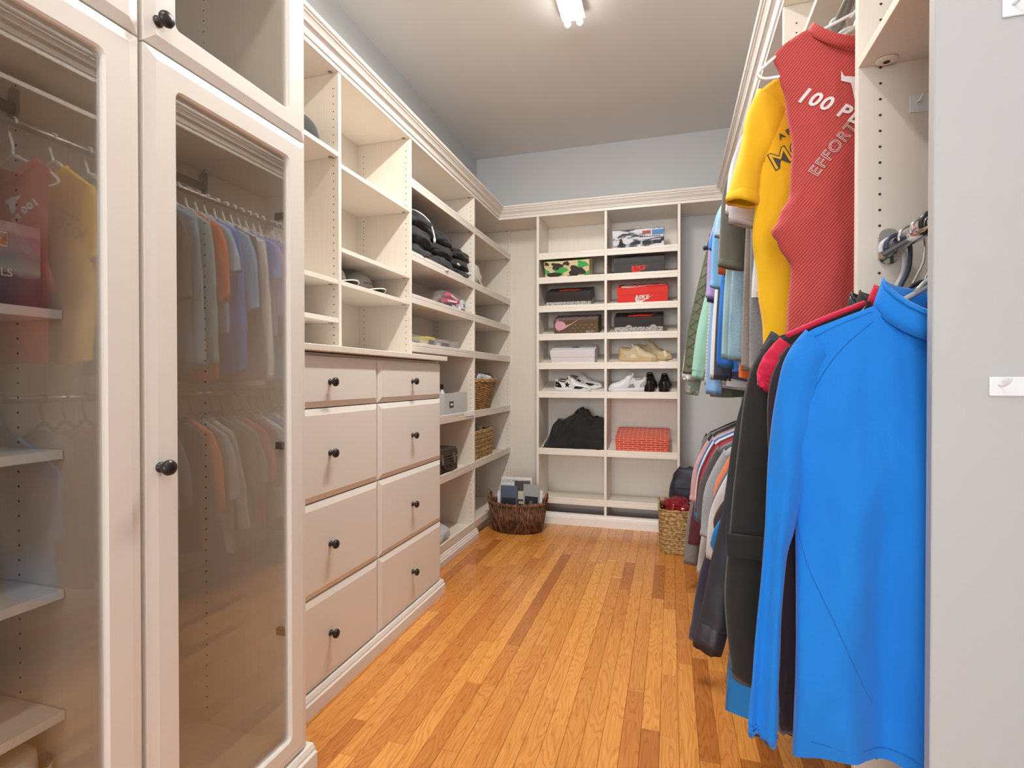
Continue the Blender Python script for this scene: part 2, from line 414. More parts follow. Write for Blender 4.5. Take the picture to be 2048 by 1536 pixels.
glass_door(g1, .7935, 1.272, 1.790, 2.40, (.82, 1.84), 1.269, [1.865, 2.3])
g0 = glass_cabinet(.286, .807, 'nearest glass-door cabinet with white shelves, a towel box and paper towels', True)
glass_door(g0, .300, .783, .072, 1.786, None, .305, [])
glass_door(g0, .300, .783, 1.790, 2.40, None, .305, [])
for i, z in enumerate((.427, .682, .973, 1.264)):
    s = emit('shelf', B(XW0 + .008, -1.213, .306, .786, z - .019, z), whiteshelf, g0, world=True, bevel=.0008)
    if i == 0: s['label'] = 'white shelf board'
for z in (.945 - .02, 1.60):
    emit('door_catch', B(GX - .03, GX - .001, .768, .787, z - .012, z + .012), nickel, g0, world=True, bevel=.001)

# ---- drawer base (front X=-1.15)
XB = -1.15
dr = thing('drawer_base', 'eight-drawer base cabinet with dark round knobs under the counter', 'drawers', (-1.4, 1.9, 0))
emit('side_panel', B(XW0 + .002, XB - .02, 1.2885, 1.2885 + T, .0, 1.215), mel, dr, world=True)
emit('side_panel', B(XW0 + .002, XB - .02, 2.546 - T, 2.546, .0, 1.215), mel, dr, world=True)
emit('carcass_panel', B(XW0 + .002, XB - .025, 1.31, 2.527, .055, .07), mel, dr, world=True)
bm = B(XB - .10, XB - .026, 1.31, 2.527, .055, 1.213); emit('carcass_rail', bm, mel, dr, world=True)
ZR = [.072, .381, .704, 1.0235, 1.205]
for r in range(4):
    for (a, b, k) in ((1.292, 1.9225, 1.607), (1.9275, 2.5445, 2.235)):
        bm = bmesh.new(); panel_front(bm, a, b, ZR[r], ZR[r + 1] - .004, XB)
        f = emit('drawer', bm, door_m, dr, world=True)
        knob(f, Vector((XB, 1.600 if a < 1.5 else 2.220, (ZR[r] + ZR[r + 1]) / 2 + (-.003))), (1, 0, 0))
bm = bmesh.new(); pr = [(XB - .02, .0), (XB + .016, .0), (XB + .016, .045), (XB + .010, .05), (XB + .010, .056), (XB + .004, .068), (XB - .02, .068)]
rings_mesh(bm, [[(a, yy, b) for a, b in pr] for yy in (1.2925, 2.556)], True, True); emit('toe_molding', bm, door_m, dr, world=True)
o = emit('countertop', B(XW0 + .002, XB + .022, 1.2885, 2.568, 1.2165, 1.2385), mel, bevel=.003)
# the counter is notched round the upright of the next unit: it overhangs only in front of it
bpy.data.objects.remove(o)
bm = bmesh.new(); v = [(XW0 + .002, 1.2885), (XB + .022, 1.2885), (XB + .022, 2.575), (XF + .003, 2.575), (XF + .003, 2.545), (XW0 + .002, 2.545)]
a = [bm.verts.new((x, y, 1.2165)) for x, y in v]; b = [bm.verts.new((x, y, 1.2385)) for x, y in v]
bm.faces.new(a[::-1]); bm.faces.new(b)
for i in range(6): bm.faces.new((a[i], a[(i + 1) % 6], b[(i + 1) % 6], b[i]))
o = emit('countertop', bm, mel, bevel=.002, loc=(-1.4, 1.9, 1.2165))
tag(o, 'cream melamine counter lying on top of the drawer base', 'countertop')

RW = (-1.345, -1.60)
def tower(y0, y1, label, shelves, z0, lip, right=True, left=False, toe=None, n='open_shelf_unit'):
    t = thing(n, label, 'shelving', (-1.48, (y0 + y1) / 2, z0))
    if left: side(t, y0 - T, XW0 + .002, XF, z0, ZT, RW, (1,), (z0 + .03, 2.36))
    if right: side(t, y1, XW0 + .002, XF, z0, ZT, RW, (-1, 1), (z0 + .03, 2.36))
    emit('back_panel', B(XW0 + .0005, XW0 + .0055, y0, y1, z0, ZT), mel, t, world=True)
    emit('top_panel', B(XW0 + .006, XF, y0 + .0005, y1 + (T if right else 0), ZT + .0005, ZT + T), mel, t, world=True)
    for z in shelves: lipshelf(t, y0, y1, z, lip)
    bm = bmesh.new()
    for z in shelves + [ZT]:
        for xx in (-1.352,):
            zz = z + (.008 if lip and z != ZT else 0)
            lathe(bm, [(0, 0), (.009, 0), (.009, -.002), (0, -.003)], 10, Matrix.Translation((xx, y1 - .012, zz - .0003)))
    emit('cam_locks', bm, nickel, t, world=True)['kind'] = 'stuff'
    return t
tower(1.290, 1.899, 'narrow-looking upper shelf unit with four shelves beside the glass cabinet', [1.355, 1.515, 2.042], 1.2395, False)
tower(1.919, 2.527, 'upper shelf unit on the counter with caps lying on one shelf', [1.515, 1.654, 2.003], 1.2395, False)
LS = [.49, .85, 1.27, 1.529, 1.757, 2.144]
u3 = tower(2.5465, 3.476, 'tall lipped shelf unit holding the stack of black sweatshirts', LS + [.07], .0, True)
bm = bmesh.new()
MOLD = [(-.02, .0), (.022, .0), (.022, .036), (.016, .04), (.016, .047), (.008, .056), (.008, .062), (.002, .066), (-.02, .066)]
rings_mesh(bm, [[(XF + a, yy, b) for a, b in MOLD] for yy in (2.548, 3.515)], True, True); emit('toe_molding', bm, door_m, u3, world=True)
u4 = tower(3.4955, 4.352, 'tall lipped shelf unit in the far corner holding two woven baskets', LS + [.07], .0, True)
rings = bmesh.new(); rings_mesh(rings, [[(XF - .06 + a, yy, b) for a, b in MOLD] for yy in (3.62, 4.35)], True, True); emit('toe_molding', rings, door_m, u4, world=True)

# ---- back wall units, front Y=4.03, slanted shoe shelves
YF = 4.03
bk = thing('shoe_shelf_unit', 'two-bay shoe shelf unit with slanted lipped shelves on the back wall', 'shelving', (-.47, 4.2, 0))
def panel_x(x0, rows=True):
    p = emit('side_panel', B(x0, x0 + T, YF, YB - .002, .05, ZT), mel, bk, world=True, bevel=.0008)
for x0 in (-1.008, -.4805, .047): panel_x(x0)
BAY = ((-.989, -.4805), (-.4615, .047))
SH = [2.055, 1.867, 1.644, 1.425, 1.2, .978]
SL = radians(17)
for (x0, x1) in BAY:
    emit('back_panel', B(x0, x1, YB - .006, YB - .001, .04, ZT), mel, bk, world=True)
    for z in SH + [.535, .155]:
        flat = z == .155
        sl = 0 if flat else (SL if z > .6 else radians(12))
        M = Matrix.Translation((0, YF + .0005, z + .006)) @ Matrix.Rotation(sl, 4, 'X')
        s = emit('shelf', B(x0 + .001, x1 - .001, .012, (YB - YF - .012) / cos(sl), .0, T, M=M), mel, bk, world=True)
        l = bmesh.new(); prof = [(.012, z), (0, z), (0, z + .026), (.0015, z + .0285), (0, z + .031), (0, z + .048), (.002, z + .05), (.012, z + .05)]
        rings_mesh(l, [[(xx, YF + a, b) for a, b in prof] for xx in (x0 + .0005, x1 - .0005)], True, True)
        q = emit('shelf_lip', l, lipx_m, None); q.data.transform(WM[s].inverted()); q.parent = s
emit('top_panel', B(-1.008, .066, YF, YB - .002, ZT + .0005, ZT + T), mel, bk, world=True)
bm = bmesh.new(); rings_mesh(bm, [[(xx, YF - a, b + (.02 if b > .02 else 0)) for a, b in MOLD] for xx in (-1.02, .07)], True, True); emit('toe_molding', bm, door_m, bk, world=True)
# corner fillers: backer panels and top boards
cf = thing('corner_panel', 'plain cream backer panel in the corner between the shelf units', 'panel', (-1.16, 4.36, 0))
emit('backer_board', B(XF, -1.0095, YB - .02, YB - .004, .0, ZT), mel, cf, world=True)
emit('top_panel', B(XF + .001, -1.0095, YF + .001, YB - .003, ZT + .0005, ZT + T), mel, cf, world=True)
cr = thing('corner_panel', 'plain backer panel and top board right of the shoe shelves, behind clothes', 'panel', (.4, 4.36, 0))
emit('backer_board', B(.0675, XW1 - .002, YB - .02, YB - .004, .0, ZT), wall_m, cr, world=True)
emit('top_panel', B(.0675, XW1 - .003, YF + .001, YB - .021, ZT + .0005, ZT + T), mel, cr, world=True)
emit('top_panel', B(.367, XW1 - .003, 3.075, YF, ZT + .0005, ZT + T), mel, cr, world=True)

# ---- right run
XR = .366; XRB = XW1 - .003
def rpanel(y0, label, near=False):
    t = thing('hanging_section_panel', label, 'panel', (.55, y0, 0))
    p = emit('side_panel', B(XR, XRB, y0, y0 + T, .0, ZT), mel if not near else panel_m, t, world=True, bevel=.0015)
    holes(p, y0 if not near else y0 + T, -1 if not near else 1, (.406, .70), .12, 2.36)
    return t
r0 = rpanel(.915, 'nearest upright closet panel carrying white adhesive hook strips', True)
r1 = rpanel(1.246, 'upright panel with pin holes behind the blue pullover, before the red tank')
r2 = rpanel(2.004, 'upright panel with pin holes behind the yellow tee')
r3 = rpanel(3.075, 'upright end panel beyond the far clothes')
bm = B(XR + .001, XRB, .9345, 1.2455, 1.757, 1.776)
o = emit('closet_shelf', bm, mel, loc=(.55, 1.09, 1.757), bevel=.0008); tag(o, 'short closet shelf above the blue pullover, next to the hook-strip panel', 'shelf')
bm = bmesh.new(); lathe(bm, [(0, -.0008), (.016, -.0008), (.016, -.004), (.012, -.006), (0, -.006)], 20, Matrix.Translation((.410, 1.226, 1.757)) @ Matrix.Diagonal((1.2, 1, 1, 1)))
o = emit('shelf_lock', bm, mel, None, loc=(.41, 1.226, 1.757)); tag(o, 'small round shelf lock under the short closet shelf', 'fitting')
bm = bmesh.new(); lathe(bm, [(0, -.0062), (.006, -.0062), (.006, -.0066), (0, -.0066)], 12, Matrix.Translation((.410, 1.226, 1.757))); q = emit('lock_screw', bm, dark_m, None); q.data.transform(WM[o].inverted()); q.parent = o
for (a, b, l) in ((.9345, 1.2455, 'top board over the short closet shelf'), (1.2655, 2.0035, 'top board over the red tank and yellow tee'), (2.0235, 3.0745, 'top board over the far upper row of shirts')):
    o = emit('top_board', B(XR, XRB, a, b, ZT + .0005, ZT + T), mel, loc=(.55, a, ZT)); tag(o, 'cream ' + l, 'shelf')
o = emit('closet_shelf', B(.42, XRB, 1.2655, 2.0035, 2.262, 2.281), mel, loc=(.55, 1.6, 2.26), bevel=.0008); tag(o, 'deep-set closet shelf above the red tank top', 'shelf')
for (a, b, l) in ((.9345, 1.2455, 'beside the hook-strip panel'), (1.2655, 2.0035, 'behind the red tank'), (2.0235, 3.0745, 'behind the far rows of shirts')):
    o = emit('backer_board', B(XW1 - .0025, XW1 - .0005, a, b, .0, ZT - .01), mel, loc=(.7, a, 0)); tag(o, 'cream backer board ' + l, 'panel')
XU, XL = .45, .42; ZU, ZN, ZL = 2.12, 1.38, 1.04
def rod(y0, y1, x, z, label, m=nickel):
    t = thing('closet_rod', label, 'rod', (x, y0, z))
    bm = bmesh.new(); tube(bm, [(x, y0 + .002, z), (x, y1 - .002, z)], .0145, 16); emit('tube', bm, m, t, world=True, smooth=True)
    for yy, d in ((y0, 1), (y1, -1)):
        bm = bmesh.new(); rings_mesh(bm, [[(x + a, yy + d * e, z + .008 + b) for a, b in rrect(.019, .036, .018)] for e in (.0005, .007)], True, True)
        emit('rod_cup', bm, m, t, world=True, bevel=.001)
rod(.9345, 1.2455, XL, ZN, 'chrome closet rod holding the blue pullover', chrome)
rod(1.2655, 2.0035, XU, ZU, 'upper closet rod holding the red tank and yellow tee')
rod(1.2655, 2.0035, XL, ZL, 'lower closet rod below the yellow tee')
rod(2.0235, 3.0745, XU, ZU, 'upper closet rod of the far section')
rod(2.0235, 3.0745, XL, ZL, 'lower closet rod of the far section')

# ---- crown along the tops (mitred at the corners)
CP = [(0, 2.393), (.003, 2.393), (.003, 2.412), (.010, 2.413), (.012, 2.419), (.018, 2.430), (.026, 2.436), (.028, 2.4405), (.033, 2.4405), (.036, 2.447), (.044, 2.456), (.050, 2.460), (.050, 2.466), (.057, 2.468), (.061, 2.474), (.060, 2.481), (.054, 2.485), (0, 2.485)]
def crown(name, segs):
    bm = bmesh.new(); rings_mesh(bm, [[f(o, z) for o, z in CP] for f in segs], True, True); struct(name, bm, door_m)
cz = .0005
crown('trim_1', [lambda o, z: (XF + cz + o, 1.289, z), lambda o, z: (XF + cz + o, YF - cz - o, z)])
crown('trim_2', [lambda o, z: (XF + cz + o, YF - cz - o, z), lambda o, z: (XR - cz - o, YF - cz - o, z)])
crown('trim_3', [lambda o, z: (XR - cz - o, YF - cz - o, z), lambda o, z: (XR - cz - o, .915, z)])
crown('trim_4', [lambda o, z: (XD + o, .286, z + .01), lambda o, z: (XD + o, 1.288 + .01, z + .01)])
for a, b, l in ((-1.03, -.47, 'left'), (-.465, .08, 'right')):
    o = emit('cleat_board', B(a, b, YB - .018, YB - .002, 2.47, 2.56), mel, loc=(a, YB, 2.47)); tag(o, 'thin cream cleat board on the back wall above the %s shoe bay' % l, 'board')
o = emit('cleat_board', B(XW0 + .002, XW0 + .018, 2.95, 4.0, 2.47, 2.56), mel, loc=(XW0, 3, 2.47)); tag(o, 'thin cream cleat board on the side wall above the tall shelves', 'board')

# ---- fluorescent ceiling fixtures
def emis(name, c, s):
    m, nt, b = nodes(name); b.inputs['Emission Color'].default_value = col4(c); b.inputs['Emission Strength'].default_value = s
    b.inputs['Base Color'].default_value = (.8, .8, .8, 1); return m
tube_m = emis('fluorescent_tube', (1.0, .965, .90), TUBE)
tube2_m = emis('fluorescent_tube_dim', (1.0, .965, .90), TUBE2)
def fixture(x, y0, y1, label, yaw=0, tm=None):
    t = thing('fluorescent_fixture', label, 'ceiling light', (x, (y0 + y1) / 2, ZC), (0, 0, yaw))
    h = (y1 - y0) / 2
    bm = bmesh.new(); rings_mesh(bm, [[(a, b, z) for a, b in ((-w, -h), (w, -h), (w, h), (-w, h))] for w, z in ((.050, -.001), (.062, -.034), (.060, -.036), (.02, -.038))], True, True)
    emit('housing', bm, whitep, t)
    for s in (-1, 1):
        bm = bmesh.new(); tube(bm, [(s * .032, -h + .01, -.058), (s * .032, h - .004, -.058), (s * .032, h + .003, -.058), (s * .032, h + .007, -.058)], [.0165, .0165, .013, .006], 16)
        emit('tube', bm, tm or tube_m, t, smooth=True)
    for e in (-1, 1):
        emit('socket', B(-.016, .016, e * (h - .03) - .006, e * (h - .03) + .006, -.058, -.03), whitep, t, bevel=.002)
fixture(-.492, 1.56, 2.775, 'twin-tube fluorescent fixture glowing on the ceiling')
fixture(-.492, -.75, .45, 'second twin-tube fixture overhead near the entrance', tm=tube2_m)

# the downward light of the fixture in view, spread along its tubes
area('fixture_light', (-.492, 2.06, ZC - .080), .075, .96, 28, (1.0, .965, .90))
# ================================================================== shoe boxes and shoes on the slanted shelves
RX90 = Matrix.Rotation(radians(90), 4, 'X')
def thing_m(name, label, cat, M, group=None):
    o = thing(name, label, cat, M.to_translation(), tuple(M.to_euler()), group); WM[o] = M.copy(); return o
def decal(parent, bm, mat, M, name='print_mark'):
    bm.transform(M); o = emit(name, bm, mat, parent); return o
def shelfM(xc, z, sl=SL, dy=.013, yaw=0):
    return Matrix.Translation((xc, YF + .0005, z + .006)) @ Matrix.Rotation(sl, 4, 'X') @ Matrix.Translation((0, dy, T + .0008)) @ Matrix.Rotation(yaw, 4, 'Z')
redp = plain('red_card', (.78, .03, .02), .45); nk_red = plain('vermilion_print', (.85, .05, .02), .5)
blackc = plain('black_card', (.022, .021, .022), .4); greyc = plain('charcoal_card', (.05, .052, .055), .45)
whitec = plain('white_card', (.80, .78, .82), .5); pinkc = plain('pink_print', (.75, .38, .50), .5); brownc = plain('brown_card', (.13, .085, .045), .55)
creamc = plain('cream_print', (.72, .62, .36), .6); greenc = plain('green_print', (.05, .42, .08), .5); darkb = plain('dark_brown_print', (.035, .022, .015), .5)
def speckle():
    m, nt, b = nodes('speckled_card'); tc = N(nt, 'ShaderNodeTexCoord'); v = N(nt, 'ShaderNodeTexNoise', Scale=160.0, Detail=3.0); L(nt, tc.outputs['Object'], v.inputs['Vector'])
    r = ramp(nt, v.outputs[0], [(.42, (.12, .12, .12)), (.5, (.62, .62, .60))]); L(nt, r.outputs[0], b.inputs['Base Color']); return m
speck_m = speckle()
def photo_print():
    m, nt, b = nodes('photo_print_card'); tc = N(nt, 'ShaderNodeTexCoord'); mp = N(nt, 'ShaderNodeMapping'); mp.inputs['Scale'].default_value = (9, 16, 26)
    L(nt, tc.outputs['Object'], mp.inputs[0]); v = N(nt, 'ShaderNodeTexNoise', Scale=1.0, Detail=5.0, Distortion=.8); L(nt, mp.outputs[0], v.inputs['Vector'])
    r = ramp(nt, v.outputs[0], [(.38, (.015, .016, .022)), (.46, (.22, .24, .30)), (.52, (.72, .74, .80)), (.7, (.80, .82, .88))]); L(nt, r.outputs[0], b.inputs['Base Color']); return m
photo_m = photo_print()
def brick_print():
    m, nt, b = nodes('brick_print_card'); tc = N(nt, 'ShaderNodeTexCoord'); sp = N(nt, 'ShaderNodeSeparateXYZ'); L(nt, tc.outputs['Object'], sp.inputs[0])
    ad = N(nt, 'ShaderNodeMath', operation='ADD'); L(nt, sp.outputs[1], ad.inputs[0]); L(nt, sp.outputs[2], ad.inputs[1])
    cb = N(nt, 'ShaderNodeCombineXYZ'); L(nt, sp.outputs[0], cb.inputs[0]); L(nt, ad.outputs[0], cb.inputs[1])
    t = N(nt, 'ShaderNodeTexBrick', Scale=1.0); t.inputs['Brick Width'].default_value = .066; t.inputs['Row Height'].default_value = .0165
    t.inputs['Mortar Size'].default_value = .0016; t.inputs['Color1'].default_value = (.74, .06, .025, 1); t.inputs['Color2'].default_value = (.62, .05, .022, 1); t.inputs['Mortar'].default_value = (.85, .62, .50, 1)
    L(nt, cb.outputs[0], t.inputs['Vector']); L(nt, t.outputs['Color'], b.inputs['Base Color']); return m
brick_m = brick_print()
def shoebox(label, xc, z, w, h, body, lid, d=.21, lidh=.042, sl=SL, flip=False, dy=.014, yaw=0):
    t = thing_m('shoe_box', label, 'box', shelfM(xc, z, sl, dy, yaw), 'shoe boxes on the slanted shelves')
    emit('box_body', B(-w / 2, w / 2, .002, d - .002, 0, h - .004), body, t, bevel=.001)
    if lid is not None:
        emit('lid', B(-w / 2 - .003, w / 2 + .003, 0, d, h - lidh, h), lid, t, bevel=.0015)
    return t
def swoosh(t, mat, x, z, s, y=-.0006, top=None):
    bm = poly_bm([(a * s, b * s * 1.15) for a, b in SWOOSH])
    M = Matrix.Translation((x, y, z)) @ RX90 if top is None else Matrix.Translation((x, y, top))
    decal(t, bm, mat, M, 'printed_swoosh')
def words(t, s, mat, x, z, size, y=-.0006, top=None, shear=.3, rot=0, name='lettering', **k):
    bm = text_bm(s, size, shear=shear, **k); R = Matrix.Rotation(rot, 4, 'Z')
    M = Matrix.Translation((x, y, z)) @ RX90 @ R if top is None else Matrix.Translation((x, y, top)) @ R
    return decal(t, bm, mat, M, name)
LEAPER = [(-1, -.05), (-.55, .12), (-.15, .18), (-.12, .5), (0, .62), (.12, .5), (.14, .22), (.55, .2), (1.0, .1), (.55, .04), (.18, -.02), (.25, -.22), (.8, -.45), (.2, -.38), (0, -.2), (-.2, -.34), (-.8, -.5), (-.28, -.2), (-.18, .02), (-.55, .0)]
b = shoebox('white and grey photo-printed shoe box with a blue sky corner, top row', -.232, 2.055, .366, .145, photo_m, photo_m)
bb = plain('blue_print', (.10, .28, .62), .5)
decal(b, B(.10, .182, -.0009, -.0004, .10, .135), bb, Matrix.Identity(4), 'sky_patch')
decal(b, B(-.09 + .12, -.05 + .14, -.0012, -.0005, .108, .132), plain('dull_red_print', (.45, .12, .09), .6), Matrix.Identity(4), 'red_patch')
for k in range(9): decal(b, B(.01 + k * .017, .022 + k * .017, -.0012, -.0004, .088, .0935), blackc, Matrix.Identity(4), 'caption_mark')
bm = bmesh.new()
for cx, cz, r, sx in ((-.125, .075, .011, 1), (-.125, .055, .016, 1), (-.12, .038, .014, 2.2), (.06, .05, .014, 2.4), (.13, .052, .012, 2.2), (-.02, .048, .010, 4)):
    vs = [bm.verts.new((cx + sx * r * cos(2 * pi * j / 14), -.0013, cz + r * sin(2 * pi * j / 14))) for j in range(14)]; bm.faces.new(vs)
emit('dark_figures', bm, blackc, b)
b = shoebox('green, tan and dark brown camouflage shoe box, second row', -.767, 1.867, .345, .135, creamc, creamc)
bm1, bm2 = bmesh.new(), bmesh.new(); rr_ = random.Random(4)
def blob(bm, cx, cz, r, y, sx=1.5, top=False, seed=0):
    vs = []
    for j in range(26):
        a = 2 * pi * j / 26; q = r * (1 + .22 * sin(3 * a + seed) + .12 * sin(5 * a + 2 * seed))
        X = max(-.171, min(.171, cx + sx * q * cos(a))); Z = max(.003 if not top else .004, min(.134 if not top else .205, cz + q * sin(a)))
        vs.append(bm.verts.new((X, y, Z) if not top else (X, Z, y)))
    bm.faces.new(vs)
for i, (cx, cz, r) in enumerate(((-.10, .028, .03), (-.075, .10, .026), (.075, .055, .038), (-.16, .12, .015), (.0, .118, .016), (.02, .01, .02))): blob(bm1, cx, cz, r, -.0012 - i * .00001, 1.6, False, i)
for i, (cx, cz, r) in enumerate(((-.055, .065, .034), (.12, .105, .026), (-.165, .06, .02), (.165, .03, .02))): blob(bm2, cx, cz, r, -.0009 - i * .00001, 1.5, False, i + .6)
for i in range(9): blob(bm1 if i % 2 else bm2, rr_.uniform(-.15, .15), rr_.uniform(.03, .18), .028, .1360 + i * .00005, 1.5, True, i)
emit('brown_patches', bm1, darkb, b); emit('green_patches', bm2, greenc, b)
b = shoebox('charcoal shoe box with a vermilion swoosh and lettering, second row', -.227, 1.867, .362, .128, greyc, greyc)
words(b, 'NIKE', nk_red, -.008, .052, .046, offset=.001); swoosh(b, nk_red, .012, .040, .13)
bm = poly_bm([(x * .10, y * .06) for x, y in LEAPER]); decal(b, bm, plain('dark_red_print', (.25, .02, .02), .5), Matrix.Translation((.05, .1, .1285)), 'lid_emblem')
b = shoebox('black shoe box over a speckled grey base with a red emblem, third row left bay', -.755, 1.644, .345, .125, speck_m, blackc, lidh=.078)
decal(b, poly_bm([(x * .085, y * .11) for x, y in LEAPER]), nk_red, Matrix.Translation((.0, .09, .1255)), 'lid_emblem')
b = shoebox('bright red shoe box with white lettering, third row', -.202, 1.644, .360, .130, redp, redp, lidh=.052)
wp = plain('white_print', (.85, .80, .78), .5)
words(b, 'NIKE', wp, -.005, .056, .045, y=-.0009 + .002, offset=.001); swoosh(b, wp, .012, .042, .13, y=.001)
words(b, 'NIKE', plain('pale_print', (.80, .66, .60), .5), .0, 0, .15, y=.13, top=.1305)
swoosh(b, MATS['pale_print'], 0, 0, .34, y=.075, top=.1302)
b = shoebox('brown dotted shoe box with a large pink swoosh, fourth row', -.697, 1.425, .342, .125, brownc, brownc, lidh=.02)
swoosh(b, pinkc, -.065, .088, .20); bm = poly_bm([(cos(2 * pi * j / 20) * .042 - .118, max(-.035, sin(2 * pi * j / 20) * .034)) for j in range(20)]); decal(b, bm, pinkc, Matrix.Translation((0, -.0012, .084)) @ RX90, 'pink_patch')
bm = bmesh.new()
for i in range(8):
    for j in range(4):
        x = -.15 + i * .042 + (j % 2) * .021; zz = .014 + j * .024
        if x < -.06 and zz > .05 or x > .165: continue
        vs = [bm.verts.new((x + .0032 * cos(a * pi / 3), -.0007, zz + .0032 * sin(a * pi / 3))) for a in range(6)]; bm.faces.new(vs)
emit('dots', bm, plain('tan_print', (.6, .5, .28), .6), b)
words(b, 'NIKE SB', pinkc, .02, 0, .078, y=.11, top=.1256, shear=.2, offset=.001)
emit('lid_print', B(-.16, .16, .01, .2, .1251, .1254), plain('grey_print', (.22, .20, .20), .5), b)
words(b, 'DUNK LOW', wp, .11, .035, .012, shear=0); words(b, 'PRO QS', wp, .105, .022, .012, shear=0)
b = shoebox('black shoe box over speckled base with pale round marks, fourth row', -.229, 1.425, .348, .130, speck_m, blackc, lidh=.072)
decal(b, poly_bm([(x * .095, y * .11) for x, y in LEAPER]), nk_red, Matrix.Translation((.01, .075, .1305)), 'lid_emblem')
for cx in (-.07, .105): decal(b, poly_bm([(cx + .024 * cos(k * pi / 8), .055 + .019 * sin(k * pi / 8)) for k in range(16)]), speck_m, Matrix.Translation((0, -.0006, 0)) @ RX90, 'round_mark')
for cx, cy in ((-.06, .16), (.11, .15)): decal(b, poly_bm([(cx + .024 * cos(k * pi / 8), cy + .02 * sin(k * pi / 8)) for k in range(16)]), plain('grey_print2', (.18, .16, .16), .5), Matrix.Translation((0, 0, .1303)), 'round_mark')
b = shoebox('plain white shoe box with a tiny dark emblem, fifth row', -.722, 1.2, .338, .115, whitec, whitec, lidh=.05)
decal(b, poly_bm([(x * .03, y * .04) for x, y in LEAPER]), blackc, Matrix.Translation((.01, .11, .1155)), 'lid_emblem')
b = shoebox('orange-red shoe box printed with a brick wall pattern on the bottom row', -.203, .535, .382, .125, brick_m, brick_m, d=.27, lidh=.055, sl=radians(12))
for s in (-1, 1): decal(b, B(s * .178 - .005, s * .178 + .005, .135, .150, .1252, .126), blackc, Matrix.Identity(4), 'corner_tab')

